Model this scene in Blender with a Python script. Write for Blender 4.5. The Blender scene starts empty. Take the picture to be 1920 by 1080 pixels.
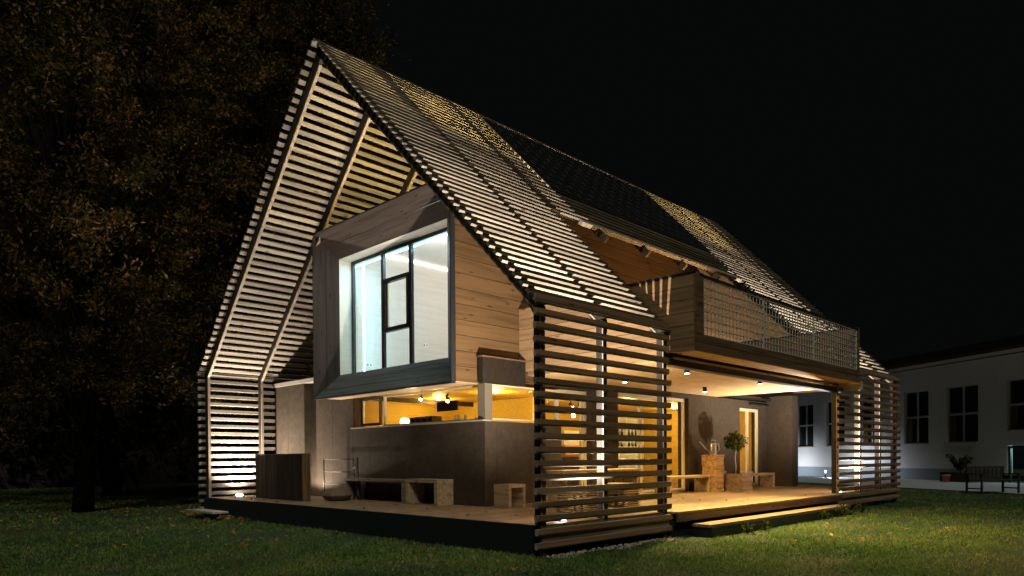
import bpy, bmesh, math, random
import numpy as np
from mathutils import Vector, Matrix

random.seed(7); rng = np.random.default_rng(11)
scene = bpy.context.scene
COL = scene.collection
R = math.radians

# ------------------------------------------------------------------ camera
camd = bpy.data.cameras.new('camera'); cam = bpy.data.objects.new('camera', camd); COL.objects.link(cam)
camd.sensor_fit = 'HORIZONTAL'; camd.sensor_width = 36.0
camd.lens = 1324.2985 / 1920 * 36
camd.shift_x = (960 - 930.19) / 1920; camd.shift_y = (871.9 - 540) / 1920
camd.clip_start = 0.1; camd.clip_end = 2000
cr = Vector((0.70041643, 0.71369396, -0.00760008)); cu = Vector((-0.00177841, 0.01239342, 0.99992162)); cf = Vector((-0.71373221, 0.70034801, -0.0099498))
m = Matrix((cr, cu, -cf)).transposed().to_4x4(); m.translation = Vector((5.8701, -6.4749, 0.85115))
cam.matrix_world = m
scene.camera = cam
CAMP = m.translation.copy()

# ------------------------------------------------------------------ world, moonlight, exposure
w = bpy.data.worlds.new('World'); scene.world = w; w.use_nodes = True
nt = w.node_tree; bg = nt.nodes['Background']
sky = nt.nodes.new('ShaderNodeTexSky'); sky.sky_type = 'NISHITA'; sky.sun_disc = False
sky.sun_elevation = R(-9.0); sky.sun_rotation = R(140); sky.altitude = 300
mixs = nt.nodes.new('ShaderNodeMix'); mixs.data_type = 'RGBA'; mixs.blend_type = 'ADD'; mixs.inputs[0].default_value = 1.0
nt.links.new(sky.outputs[0], mixs.inputs[6]); mixs.inputs[7].default_value = (0.014, 0.0155, 0.0155, 1)
nt.links.new(mixs.outputs[2], bg.inputs[0]); bg.inputs[1].default_value = 0.075
sd = bpy.data.lights.new('moon', 'SUN'); sd.energy = 0.42; sd.angle = R(9); sd.color = (0.95, 1.0, 0.86)
sun = bpy.data.objects.new('moon', sd); COL.objects.link(sun)
sun.rotation_euler = Vector((-0.55, 0.45, -0.70)).to_track_quat('-Z', 'Y').to_euler()
scene.view_settings.view_transform = 'Standard'; scene.view_settings.look = 'None'
scene.view_settings.exposure = 1.0; scene.view_settings.gamma = 1.0
scene.cycles.max_bounces = 8; scene.cycles.transparent_max_bounces = 16
scene.cycles.sample_clamp_indirect = 4.0

# ------------------------------------------------------------------ materials
def newmat(name):
    mt = bpy.data.materials.new(name); mt.use_nodes = True
    n = mt.node_tree; b = n.nodes['Principled BSDF']
    return mt, n, b
def N(n, t, **k):
    x = n.nodes.new(t)
    for a, v in k.items(): setattr(x, a, v)
    return x
def ramp(n, fac, stops):
    r = N(n, 'ShaderNodeValToRGB'); e = r.color_ramp.elements
    while len(e) < len(stops): e.new(0.5)
    for i, (p, c) in enumerate(stops):
        e[i].position = p; e[i].color = (*c, 1)
    n.links.new(fac, r.inputs[0]); return r.outputs[0]
def coords(n, scale):
    tc = N(n, 'ShaderNodeTexCoord'); mp = N(n, 'ShaderNodeMapping'); mp.inputs['Scale'].default_value = scale
    n.links.new(tc.outputs['Object'], mp.inputs[0]); return mp
def mulc(n, a, b, f=1.0):
    x = N(n, 'ShaderNodeMix', data_type='RGBA', blend_type='MULTIPLY'); x.inputs[0].default_value = f
    n.links.new(a, x.inputs[6]); n.links.new(b, x.inputs[7]); return x.outputs[2]
def bumpy(n, b, h, s, d=0.01):
    x = N(n, 'ShaderNodeBump'); x.inputs['Strength'].default_value = s; x.inputs['Distance'].default_value = d
    n.links.new(h, x.inputs['Height']); n.links.new(x.outputs[0], b.inputs['Normal'])
def plain(name, c, rough=0.6, metal=0.0, var=0.25, sc=6.0, bump=0.1):
    mt, n, b = newmat(name)
    mp = coords(n, (sc, sc, sc)); no = N(n, 'ShaderNodeTexNoise'); no.inputs['Detail'].default_value = 6
    n.links.new(mp.outputs[0], no.inputs[0])
    lo = tuple(v * (1 - var) for v in c); hi = tuple(min(1, v * (1 + var)) for v in c)
    n.links.new(ramp(n, no.outputs[0], [(0.3, lo), (0.7, hi)]), b.inputs['Base Color'])
    b.inputs['Roughness'].default_value = rough; b.inputs['Metallic'].default_value = metal
    if bump: bumpy(n, b, no.outputs[0], bump)
    return mt
def wood(name, c, axis='y', rough=0.6, island=0.35, knots=True, grain=0.45, dirt=0.0):
    """boards: long grain along axis, tone varies from board to board, dark knots"""
    mt, n, b = newmat(name)
    s = {'x': (0.7, 16, 16), 'y': (16, 0.7, 16), 'z': (16, 16, 0.7)}[axis]
    mp = coords(n, s)
    geo = N(n, 'ShaderNodeNewGeometry')
    add = N(n, 'ShaderNodeVectorMath', operation='ADD'); mu = N(n, 'ShaderNodeMath', operation='MULTIPLY'); mu.inputs[1].default_value = 57.0
    n.links.new(geo.outputs['Random Per Island'], mu.inputs[0]); n.links.new(mp.outputs[0], add.inputs[0]); n.links.new(mu.outputs[0], add.inputs[1])
    no = N(n, 'ShaderNodeTexNoise'); no.inputs['Scale'].default_value = 1.0; no.inputs['Detail'].default_value = 5; no.inputs['Distortion'].default_value = 0.6
    n.links.new(add.outputs[0], no.inputs[0])
    lo = tuple(v * (1 - grain) for v in c); hi = tuple(min(1, v * (1 + grain * 0.6)) for v in c)
    col = ramp(n, no.outputs[0], [(0.32, lo), (0.5, c), (0.68, hi)])
    isl = ramp(n, geo.outputs['Random Per Island'], [(0.0, (1 - island,) * 3), (1.0, (1.0,) * 3)])
    col = mulc(n, col, isl)
    if knots:
        s2 = {'x': (1.6, 7, 7), 'y': (7, 1.6, 7), 'z': (7, 7, 1.6)}[axis]
        mp2 = coords(n, s2); ad2 = N(n, 'ShaderNodeVectorMath', operation='ADD'); n.links.new(mp2.outputs[0], ad2.inputs[0]); n.links.new(mu.outputs[0], ad2.inputs[1])
        vo = N(n, 'ShaderNodeTexVoronoi'); vo.inputs['Scale'].default_value = 1.0; n.links.new(ad2.outputs[0], vo.inputs[0])
        kc = ramp(n, vo.outputs['Distance'], [(0.0, (0.25, 0.18, 0.12)), (0.07, (0.45, 0.36, 0.28)), (0.13, (1, 1, 1))])
        col = mulc(n, col, kc)
    if dirt:
        mp3 = coords(n, (1.3, 1.3, 1.3)); n3 = N(n, 'ShaderNodeTexNoise'); n3.inputs['Detail'].default_value = 4; n.links.new(mp3.outputs[0], n3.inputs[0])
        col = mulc(n, col, ramp(n, n3.outputs[0], [(0.35, (1 - dirt,) * 3), (0.6, (1, 1, 1))]))
    n.links.new(col, b.inputs['Base Color']); b.inputs['Roughness'].default_value = rough; b.inputs['Specular IOR Level'].default_value = 0.15
    bumpy(n, b, no.outputs[0], 0.25, 0.004)
    return mt
def glassmat(name, tint=(1, 1, 1), refl=1.0):
    mt = bpy.data.materials.new(name); mt.use_nodes = True; n = mt.node_tree
    for x in list(n.nodes): n.nodes.remove(x)
    o = N(n, 'ShaderNodeOutputMaterial'); tr = N(n, 'ShaderNodeBsdfTransparent'); gl = N(n, 'ShaderNodeBsdfGlossy'); mx = N(n, 'ShaderNodeMixShader')
    lw = N(n, 'ShaderNodeLayerWeight'); lw.inputs[0].default_value = 0.5; tr.inputs[0].default_value = (*tint, 1)
    gl.inputs['Roughness'].default_value = 0.02
    pw = N(n, 'ShaderNodeMath', operation='POWER'); pw.inputs[1].default_value = 4.0; n.links.new(lw.outputs['Facing'], pw.inputs[0])
    mu = N(n, 'ShaderNodeMath', operation='MULTIPLY_ADD'); mu.inputs[1].default_value = 0.45 * refl; mu.inputs[2].default_value = 0.03
    n.links.new(pw.outputs[0], mu.inputs[0]); n.links.new(mu.outputs[0], mx.inputs[0])
    n.links.new(tr.outputs[0], mx.inputs[1]); n.links.new(gl.outputs[0], mx.inputs[2]); n.links.new(mx.outputs[0], o.inputs[0])
    return mt
def emit(name, c, s):
    mt, n, b = newmat(name); b.inputs['Base Color'].default_value = (*c, 1)
    b.inputs['Emission Color'].default_value = (*c, 1); b.inputs['Emission Strength'].default_value = s
    return mt
def concrete(name, c, sc=2.2):
    mt, n, b = newmat(name)
    mp = coords(n, (sc, sc, sc)); a = N(n, 'ShaderNodeTexNoise'); a.inputs['Detail'].default_value = 9; a.inputs['Roughness'].default_value = 0.62; a.inputs['Distortion'].default_value = 0.8
    n.links.new(mp.outputs[0], a.inputs[0])
    mp2 = coords(n, (sc * 6, sc * 6, sc * 3)); a2 = N(n, 'ShaderNodeTexNoise'); a2.inputs['Detail'].default_value = 6; n.links.new(mp2.outputs[0], a2.inputs[0])
    c1 = ramp(n, a.outputs[0], [(0.34, tuple(v * .8 for v in c)), (0.5, c), (0.66, tuple(v * 1.16 for v in c))])
    c2 = ramp(n, a2.outputs[0], [(0.3, (.8, .8, .8)), (0.6, (1, 1, 1))])
    n.links.new(mulc(n, c1, c2), b.inputs['Base Color']); b.inputs['Roughness'].default_value = 0.85; b.inputs['Specular IOR Level'].default_value = 0.1
    bumpy(n, b, a2.outputs[0], 0.15, 0.004)
    return mt
def leafmat(name, stops, trans=0.35):
    mt, n, b = newmat(name)
    geo = N(n, 'ShaderNodeNewGeometry')
    tc = N(n, 'ShaderNodeTexCoord'); no = N(n, 'ShaderNodeTexNoise'); no.inputs['Scale'].default_value = 0.45; no.inputs['Detail'].default_value = 3
    n.links.new(tc.outputs['Object'], no.inputs[0])
    mx = N(n, 'ShaderNodeMath', operation='MULTIPLY_ADD'); mx.inputs[1].default_value = 0.45
    n.links.new(geo.outputs['Random Per Island'], mx.inputs[0])
    m2 = N(n, 'ShaderNodeMath', operation='MULTIPLY'); m2.inputs[1].default_value = 0.75; n.links.new(no.outputs[0], m2.inputs[0]); n.links.new(m2.outputs[0], mx.inputs[2])
    c = ramp(n, mx.outputs[0], stops); n.links.new(c, b.inputs['Base Color']); b.inputs['Roughness'].default_value = 0.6; b.inputs['Specular IOR Level'].default_value = 0.08
    o = n.nodes['Material Output']; tl = N(n, 'ShaderNodeBsdfTranslucent'); n.links.new(c, tl.inputs[0])
    ms = N(n, 'ShaderNodeMixShader'); ms.inputs[0].default_value = trans
    n.links.new(b.outputs[0], ms.inputs[1]); n.links.new(tl.outputs[0], ms.inputs[2]); n.links.new(ms.outputs[0], o.inputs[0])
    return mt

M = {}
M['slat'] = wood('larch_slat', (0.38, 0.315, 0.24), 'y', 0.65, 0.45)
M['slat_out'] = wood('shaded_slat_face', (0.09, 0.055, 0.033), 'y', 0.7, 0.45)  # outer faces of the roof slats, darkened in colour to stand in for shade
M['wall_slat_out'] = wood('brown_slat_face', (0.30, 0.165, 0.085), 'y', 0.7, 0.45)  # outer faces on the walls kept lighter, in place of light from the side
M['rafter'] = wood('dark_rafter', (0.045, 0.036, 0.030), 'z', 0.6, 0.2, False)
M['batten'] = wood('larch_batten', (0.42, 0.33, 0.24), 'z', 0.6, 0.2)
M['side_boards'] = wood('spruce_side_boards', (0.135, 0.076, 0.033), 'y', 0.6, 0.22, True, 0.3)
M['cheek_boards'] = wood('spruce_cheek_boards', (0.30, 0.18, 0.09), 'x', 0.6, 0.22, True, 0.3)
M['frame_boards_x'] = wood('grey_larch_boards_x', (0.105, 0.078, 0.064), 'x', 0.6, 0.2, True, 0.35)
M['frame_boards_z'] = wood('grey_larch_boards_z', (0.085, 0.070, 0.064), 'z', 0.6, 0.2, True, 0.3)
M['frame_sill'] = wood('grey_sill_boards', (0.13, 0.125, 0.118), 'x', 0.6, 0.2, True, 0.35)  # sill boards greyer and paler than the head boards
M['soffit'] = wood('spruce_soffit', (0.56, 0.38, 0.17), 'y', 0.6, 0.12, True, 0.18)
M['soffit_x'] = wood('spruce_soffit_x', (0.50, 0.35, 0.20), 'x', 0.6, 0.12, True, 0.18)
M['ply'] = wood('pale_spruce_lining', (0.66, 0.58, 0.50), 'y', 0.5, 0.04, False, 0.06)
M['yellow_lining'] = wood('warm_spruce_lining', (0.60, 0.385, 0.075), 'y', 0.55, 0.08, True, 0.15)
M['deck'] = wood('deck_boards', (0.32, 0.215, 0.125), 'y', 0.6, 0.25, True, 0.3, 0.35)
M['step'] = wood('step_board', (0.24, 0.17, 0.105), 'y', 0.6, 0.2)
M['bench'] = wood('bench_wood', (0.40, 0.285, 0.17), 'x', 0.6, 0.25)
M['bench_y'] = wood('bench_wood_y', (0.46, 0.32, 0.17), 'y', 0.6, 0.25)
M['oldwood'] = wood('old_bench_wood', (0.22, 0.165, 0.115), 'x', 0.65, 0.25)
M['planter_wood'] = wood('planter_wood', (0.50, 0.29, 0.12), 'y', 0.6, 0.3)
M['planter_grey'] = wood('planter_wood_grey', (0.36, 0.25, 0.16), 'y', 0.6, 0.4)
M['bin_boards'] = wood('dark_vertical_boards', (0.055, 0.038, 0.026), 'z', 0.65, 0.5, False, 0.6)
M['bin_end'] = wood('end_board', (0.16, 0.095, 0.05), 'z', 0.6, 0.2)
M['brown_fascia'] = wood('brown_fascia', (0.15, 0.085, 0.045), 'y', 0.6, 0.3)
M['fibre'] = concrete('fibre_cement', (0.060, 0.044, 0.030), 1.4)
M['parapet'] = concrete('parapet_board', (0.026, 0.019, 0.013))
M['capmetal'] = plain('cap_metal', (0.42, 0.37, 0.31), 0.45, 0.2, 0.1)
M['blackpaint'] = plain('black_paint', (0.012, 0.014, 0.016), 0.5, 0, 0.3)
M['darkmetal'] = plain('dark_metal', (0.03, 0.031, 0.034), 0.4, 0.4, 0.2)
M['galv'] = plain('galvanised_steel', (0.66, 0.62, 0.55), 0.4, 0.15, 0.15, 20)
M['steelpost'] = plain('grey_steel_post', (0.026, 0.024, 0.027), 0.7, 0.0, 0.12)
M['whiteframe'] = plain('pale_wood_frame', (0.62, 0.52, 0.34), 0.45, 0, 0.08)
M['pillar'] = plain('corner_pillar_paint', (0.14, 0.115, 0.08), 0.5, 0, 0.06)
M['white'] = plain('white_paint', (0.75, 0.74, 0.72), 0.5, 0, 0.05)
M['glass'] = glassmat('window_glass', (0.97, 0.99, 0.98), 1.0)
M['darkglass'] = plain('unlit_glass', (0.012, 0.016, 0.016), 0.08, 0, 0.2, 1.0, 0)
M['hook'] = plain('slate_hooks', (0.17, 0.155, 0.14), 0.4, 0.3, 0.2)
M['tile_edge'] = plain('slate_edge', (0.10, 0.095, 0.085), 0.5, 0, 0.3)
M['pv'] = plain('solar_slate', (0.012, 0.012, 0.014), 0.35, 0, 0.5, 9)
M['led'] = emit('led_strip', (0.42, 0.93, 1.0), 5.0)
M['ledwhite'] = emit('led_line', (1.0, 0.95, 0.88), 6.0)
M['lens'] = emit('lamp_lens', (1.0, 0.92, 0.82), 30.0)
M['lenswarm'] = emit('warm_lens', (1.0, 0.82, 0.6), 14.0)
M['bulb'] = emit('bare_bulb', (1.0, 0.80, 0.5), 60.0)
M['stone'] = concrete('stone', (0.16, 0.12, 0.085), 5)
M['plaster'] = plain('white_render', (0.50, 0.47, 0.45), 0.85, 0, 0.05, 3.0, 0.1)
M['hallframe'] = plain('hall_window_frame', (0.33, 0.32, 0.31), 0.6, 0, 0.05)
M['plinth'] = plain('grey_plinth', (0.16, 0.18, 0.20), 0.8, 0, 0.1)
M['curtain'] = plain('ochre_curtain', (0.10, 0.055, 0.012), 0.9, 0, 0.4, 14)
M['terracotta'] = plain('terracotta', (0.50, 0.13, 0.05), 0.7)
M['zinc'] = plain('zinc_watering_can', (0.55, 0.53, 0.46), 0.3, 0.7, 0.1)
M['soil'] = plain('soil', (0.03, 0.02, 0.014), 0.95)
M['bark'] = plain('bark', (0.012, 0.010, 0.008), 1.0, 0, 0.5, 9, 0.6); M['bark'].node_tree.nodes['Principled BSDF'].inputs['Specular IOR Level'].default_value = 0.05
M['screen'] = plain('matt_black_screen', (0.008, 0.008, 0.008), 1.0, 0, 0, 1, 0); M['screen'].node_tree.nodes['Principled BSDF'].inputs['Specular IOR Level'].default_value = 0.05
M['bottle'] = plain('dark_bottle', (0.02, 0.028, 0.012), 0.15, 0, 0.2)
M['kitchen_grey'] = plain('kitchen_grey', (0.12, 0.105, 0.09), 0.5)
M['orange'] = plain('orange_cupboard', (0.62, 0.24, 0.04), 0.5)
M['blue'] = plain('blue_cloth', (0.16, 0.25, 0.5), 0.7)
M['leaf_tree'] = leafmat('autumn_leaves', [(0.30, (0.007, 0.010, 0.004)), (0.46, (0.022, 0.024, 0.009)), (0.62, (0.068, 0.050, 0.016)), (0.86, (0.24, 0.13, 0.035))])
M['leaf_green'] = leafmat('green_leaves', [(0.2, (0.012, 0.022, 0.007)), (0.5, (0.025, 0.038, 0.010)), (0.9, (0.06, 0.068, 0.015))])
M['leaf_hedge'] = leafmat('hedge_leaves', [(0.2, (0.0012, 0.002, 0.001)), (0.8, (0.003, 0.004, 0.0016))])  # leaves coloured near black to stand in for darkness
M['leaf_bay'] = leafmat('bay_leaves', [(0.2, (0.03, 0.035, 0.008)), (0.6, (0.06, 0.065, 0.012)), (0.9, (0.12, 0.10, 0.02))])
M['fallen'] = leafmat('fallen_leaves', [(0.25, (0.08, 0.045, 0.02)), (0.55, (0.24, 0.12, 0.035)), (0.85, (0.45, 0.27, 0.09))], 0.1)
M['litter'] = leafmat('deck_litter', [(0.25, (0.02, 0.012, 0.008)), (0.85, (0.06, 0.03, 0.015))], 0.1)
M['blade'] = leafmat('grass_blades', [(0.22, (0.022, 0.06, 0.015)), (0.50, (0.085, 0.17, 0.034)), (0.68, (0.18, 0.26, 0.055)), (0.88, (0.36, 0.35, 0.11))], 0.3)
M['pebble'] = plain('pebbles', (0.42, 0.36, 0.27), 0.8, 0, 0.4, 30)
M['paving'] = plain('pale_gravel_path', (0.34, 0.34, 0.35), 0.9, 0, 0.25, 8)
def grassground():
    mt, n, b = newmat('lawn_ground')
    mp = coords(n, (1, 1, 1)); a = N(n, 'ShaderNodeTexNoise'); a.inputs['Scale'].default_value = 0.8; a.inputs['Detail'].default_value = 8
    c = N(n, 'ShaderNodeTexNoise'); c.inputs['Scale'].default_value = 22; c.inputs['Detail'].default_value = 8; c.inputs['Roughness'].default_value = 0.75
    n.links.new(mp.outputs[0], a.inputs[0]); n.links.new(mp.outputs[0], c.inputs[0])
    c1 = ramp(n, a.outputs[0], [(0.35, (0.015, 0.040, 0.009)), (0.5, (0.028, 0.060, 0.012)), (0.68, (0.06, 0.055, 0.016))])
    c2 = ramp(n, c.outputs[0], [(0.3, (.25, .25, .25)), (0.62, (1.2, 1.2, 1.2))])
    n.links.new(mulc(n, c1, c2), b.inputs['Base Color']); b.inputs['Roughness'].default_value = 0.9
    bumpy(n, b, c.outputs[0], 1.0, 0.05); return mt
M['lawn'] = grassground()

# ------------------------------------------------------------------ mesh helpers
class MB:
    def __init__(s): s.v = []; s.f = []; s.mi = []; s.sm = []
    def add(s, vs, fs, mi=0, sm=False):
        o = len(s.v); s.v += [tuple(v) for v in vs]; s.f += [tuple(i + o for i in f) for f in fs]
        s.mi += [mi] * len(fs); s.sm += [sm] * len(fs); return s
    def box(s, x0, x1, y0, y1, z0, z1, mi=0):
        vs = [(x, y, z) for x in (x0, x1) for y in (y0, y1) for z in (z0, z1)]
        return s.add(vs, [(0, 1, 3, 2), (4, 6, 7, 5), (0, 4, 5, 1), (2, 3, 7, 6), (0, 2, 6, 4), (1, 5, 7, 3)], mi)
    def hexa(s, p, mi=0):
        """eight corners: 0-3 one end loop, 4-7 the other"""
        return s.add(p, [(3, 2, 1, 0), (4, 5, 6, 7), (0, 1, 5, 4), (1, 2, 6, 5), (2, 3, 7, 6), (3, 0, 4, 7)], mi)
    def tube(s, pts, rad, n=8, mi=0, cap=True):
        pts = [Vector(p) for p in pts]; rad = rad if isinstance(rad, (list, tuple)) else [rad] * len(pts)
        vs = []; fs = []
        up = Vector((0, 0, 1))
        for i, p in enumerate(pts):
            d = (pts[min(i + 1, len(pts) - 1)] - pts[max(i - 1, 0)]).normalized()
            a = d.cross(up) if abs(d.z) < 0.95 else d.cross(Vector((1, 0, 0)))
            a.normalize(); b2 = d.cross(a)
            for k in range(n):
                t = 2 * math.pi * k / n; vs.append(p + (a * math.cos(t) + b2 * math.sin(t)) * rad[i])
        for i in range(len(pts) - 1):
            for k in range(n):
                k2 = (k + 1) % n; fs.append((i * n + k, i * n + k2, (i + 1) * n + k2, (i + 1) * n + k))
        if cap: fs.append(tuple(range(n - 1, -1, -1))); fs.append(tuple((len(pts) - 1) * n + k for k in range(n)))
        return s.add(vs, fs, mi, True)
    def lathe(s, prof, c=(0, 0, 0), n=20, mi=0):
        vs = []; fs = []
        for r, z in prof:
            for k in range(n):
                t = 2 * math.pi * k / n; vs.append((c[0] + r * math.cos(t), c[1] + r * math.sin(t), c[2] + z))
        for i in range(len(prof) - 1):
            for k in range(n):
                k2 = (k + 1) % n; fs.append((i * n + k, i * n + k2, (i + 1) * n + k2, (i + 1) * n + k))
        fs.append(tuple(range(n - 1, -1, -1))); fs.append(tuple((len(prof) - 1) * n + k for k in range(n)))
        return s.add(vs, fs, mi, True)
    def build(s, name, mat, parent=None, bevel=0.0):
        base = Vector((0, 0, 0)); p = parent
        while p is not None: base += Vector(p.location); p = p.parent
        me = bpy.data.meshes.new(name); me.from_pydata([tuple(Vector(v) - base) for v in s.v], [], s.f)
        for mt in (mat if isinstance(mat, (list, tuple)) else [mat]): me.materials.append(mt)
        me.polygons.foreach_set('material_index', s.mi); me.polygons.foreach_set('use_smooth', s.sm); me.update()
        bm = bmesh.new(); bm.from_mesh(me)
        bmesh.ops.recalc_face_normals(bm, faces=bm.faces)
        if bevel:
            es = [e for e in bm.edges if len(e.link_faces) == 2 and e.calc_face_angle(0) > 0.6]
            bmesh.ops.bevel(bm, geom=es, offset=bevel, segments=2, profile=0.7, affect='EDGES', clamp_overlap=True)
        bm.to_mesh(me); bm.free()
        o = bpy.data.objects.new(name, me); COL.objects.link(o)
        if parent is not None: o.parent = parent
        return o
def thing(name, label, cat, loc=(0, 0, 0), rz=0, group=None):
    o = bpy.data.objects.new(name, None); COL.objects.link(o); o.location = loc; o.rotation_euler = (0, 0, rz)
    o['label'] = label; o['category'] = cat
    if group: o['group'] = group
    return o
def tag(o, label, cat, group=None):
    o['label'] = label; o['category'] = cat
    if group: o['group'] = group
    return o
def structure(o): o['kind'] = 'structure'; return o
def light(name, kind, loc, energy, color, parent=None, aim=None, **kw):
    d = bpy.data.lights.new(name, kind); d.energy = energy; d.color = color
    for k, v in kw.items(): setattr(d, k, v)
    o = bpy.data.objects.new(name, d); COL.objects.link(o)
    o.location = Vector(loc) - (Vector(parent.location) if parent else Vector((0, 0, 0)))
    if parent: o.parent = parent
    if aim is not None: o.rotation_euler = Vector(aim).to_track_quat('-Z', 'Y').to_euler()
    return o
def fast_mesh(name, verts, faces_n, nper, mat, parent=None, base=(0, 0, 0)):
    """many separate n-gons from a numpy array of vertices"""
    me = bpy.data.meshes.new(name); v = (verts - np.array(base)).astype(np.float32)
    me.vertices.add(len(v)); me.vertices.foreach_set('co', v.ravel())
    me.loops.add(faces_n * nper); me.loops.foreach_set('vertex_index', np.arange(faces_n * nper, dtype=np.int32))
    me.polygons.add(faces_n); me.polygons.foreach_set('loop_start', np.arange(0, faces_n * nper, nper, dtype=np.int32))
    me.materials.append(mat); me.update(calc_edges=True); me.validate()
    o = bpy.data.objects.new(name, me); COL.objects.link(o)
    if parent is not None: o.parent = parent
    return o
def leaf_quads(cen, size, r, flat=0.0):
    n = len(cen); a = r.normal(size=(n, 3)); a[:, 2] *= (1 - flat); a /= np.linalg.norm(a, axis=1)[:, None]
    b = r.normal(size=(n, 3)); b[:, 2] *= (1 - flat); b -= a * (a * b).sum(1)[:, None]; b /= np.linalg.norm(b, axis=1)[:, None]
    s = size * r.uniform(0.6, 1.3, n)[:, None]
    q = np.stack([cen - a * s, cen + b * s * .42, cen + a * s, cen - b * s * .42], 1)
    return q.reshape(-1, 3)

# ------------------------------------------------------------------ ground
G = -0.40
g = MB(); n = 60
xs = np.concatenate([[-900, -300, -120], np.linspace(-60, 60, n), [120, 300, 900]])
vs = []; fs = []
for i, x in enumerate(xs):
    for j, y in enumerate(xs):
        inside = -12 < x < 1.6 and -1 < y < 17
        z = G + (0 if inside or abs(x) > 59 or abs(y) > 59 else 0.02 * math.sin(x * 0.9) * math.cos(y * 0.7))
        vs.append((x, y, z))
k = len(xs)
for i in range(k - 1):
    for j in range(k - 1): fs.append((i * k + j, (i + 1) * k + j, (i + 1) * k + j + 1, i * k + j + 1))
g.add(vs, fs, 0, True); structure(g.build('lawn', M['lawn']))

# grass blades over the part of the lawn one can see
def lawn_blades():
    N0 = 620000
    d = 6.0 * (60 / 6.0) ** (rng.random(N0) ** 1.25)
    a = rng.uniform(-R(38.5), R(38.5), N0)
    f = np.array([-0.7137, 0.7004]); r_ = np.array([0.7004, 0.7137])
    x = CAMP.x + d * f[0] + d * np.tan(a) * r_[0]; y = CAMP.y + d * f[1] + d * np.tan(a) * r_[1]
    ok = ~((x > -10.7) & (x < 0.14) & (y > 0.08) & (y < 14.5)) & ~((x > -.2) & (x < 0.5) & (y > 3.1) & (y < 9.4))
    ok &= ~((x > -0.1) & (x < 0.16) & (y > 0.05) & (y < 3.2))
    # beyond the path by the white hall there is no lawn
    s = (x + 5.4) * 0.549 + (y - 33.5) * 0.836
    ok &= s < -7.5
    pt = np.sin(x * 2.1 + 1.3 * np.sin(y * 1.7)) * np.sin(y * 2.3 + x) + .8 * np.sin(x * 9 + 2 * np.sin(y * 7)) * np.sin(y * 11 + 2 * np.sin(x * 5))
    ok &= rng.random(N0) < np.clip(0.55 + 0.4 * pt, .12, 1)
    x = x[ok]; y = y[ok]; dd = d[ok]; n_ = len(x)
    h = rng.uniform(0.014, 0.030, n_) * (1 + 1.3 * rng.random(n_) ** 4) * (1 + dd / 60); wd = rng.uniform(0.004, 0.008, n_) * (0.6 + dd / 14)
    th = rng.uniform(0, 2 * np.pi, n_); lean = rng.normal(0, 0.5, (n_, 2)) * h[:, None]
    b = np.stack([x, y, np.full(n_, G - 0.005)], 1); o = np.stack([np.cos(th) * wd, np.sin(th) * wd, np.zeros(n_)], 1)
    t = b + np.stack([lean[:, 0], lean[:, 1], h], 1)
    v = np.stack([b - o, b + o, t], 1).reshape(-1, 3)
    ob = fast_mesh('grass', v, n_, 3, M['blade']); ob['kind'] = 'stuff'; ob['label'] = 'short green grass blades of the dark lawn'; ob['category'] = 'grass'
lawn_blades()

# fallen leaves
def scatter_leaves():
    pts = []
    n_ = 9000
    x = rng.uniform(-26, 2, n_); y = rng.uniform(-5, 6, n_)
    pr = np.clip(1.2 - np.hypot(x + 15, (y - 1) * 1.3) / 9, 0.13, 1)
    ok = (rng.random(n_) < pr) & ~((x > -10.6) & (y > 0.0))
    c = np.stack([x[ok], y[ok], np.full(ok.sum(), G + 0.03)], 1); pts.append(c)
    n2 = 420; a = rng.uniform(0.4, 10, n2); b = rng.uniform(3.5, 18, n2)
    pts.append(np.stack([a, b, np.full(n2, G + 0.035)], 1))
    n3 = 260; pts.append(np.stack([rng.uniform(-10.5, -7.8, n3), rng.uniform(-.5, .02, n3), G + 0.03 + rng.random(n3) * 0.06], 1))
    c = np.concatenate(pts); q = leaf_quads(c, 0.045, rng, 0.75)
    o = fast_mesh('fallen_leaves', q, len(c), 4, M['fallen']); o['kind'] = 'stuff'; o['label'] = 'dry brown leaves fallen on the lawn'; o['category'] = 'leaves'
    c = []
    for cx, cy, k, s in [(-9.6, .62, 34, .22), (-9.0, .5, 16, .2), (-8.3, .4, 8, .3), (-7, .4, 6, .4), (-5.5, .7, 8, .8), (-2.2, .8, 7, .7), (-1, 1.2, 5, .5), (-1.2, 6, 12, 1.2), (-.9, 9, 8, .9)]:
        for _ in range(k): c.append((min(-.2, cx + rng.normal(0, s)), max(.2, cy + rng.normal(0, s * .5)), 0.016))
    c = np.array(c); q = leaf_quads(c, 0.034, rng, 0.8); q[:, 2] = np.maximum(q[:, 2], 0.006)
    o = fast_mesh('leaf_litter', q, len(c), 4, M['litter']); o['kind'] = 'stuff'; o['label'] = 'dark dead leaves blown onto the deck'; o['category'] = 'leaves'
scatter_leaves()

# pebbles along the foot of the near slat screen
def pebbles():
    n_ = 700; mb = MB()
    for _ in range(n_):
        x = random.uniform(-.06, .30); y = random.uniform(.15, 3.1); r_ = random.uniform(.008, .02)
        if x > .18 + .08 * math.sin(y * 5): continue
        z = G + r_ * .4
        mb.add([(x - r_, y, z), (x + r_, y, z), (x, y - r_ * .8, z), (x, y + r_ * .8, z), (x + r_ * .2, y, z + r_ * .8), (x, y, z - r_ * .6)],
               [(0, 2, 4), (2, 1, 4), (1, 3, 4), (3, 0, 4), (2, 0, 5), (1, 2, 5), (3, 1, 5), (0, 3, 5)])
    o = mb.build('pebbles', M['pebble']); o['kind'] = 'stuff'; o['label'] = 'pale pebbles along the foot of the slat screen'; o['category'] = 'pebbles'
pebbles()

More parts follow.
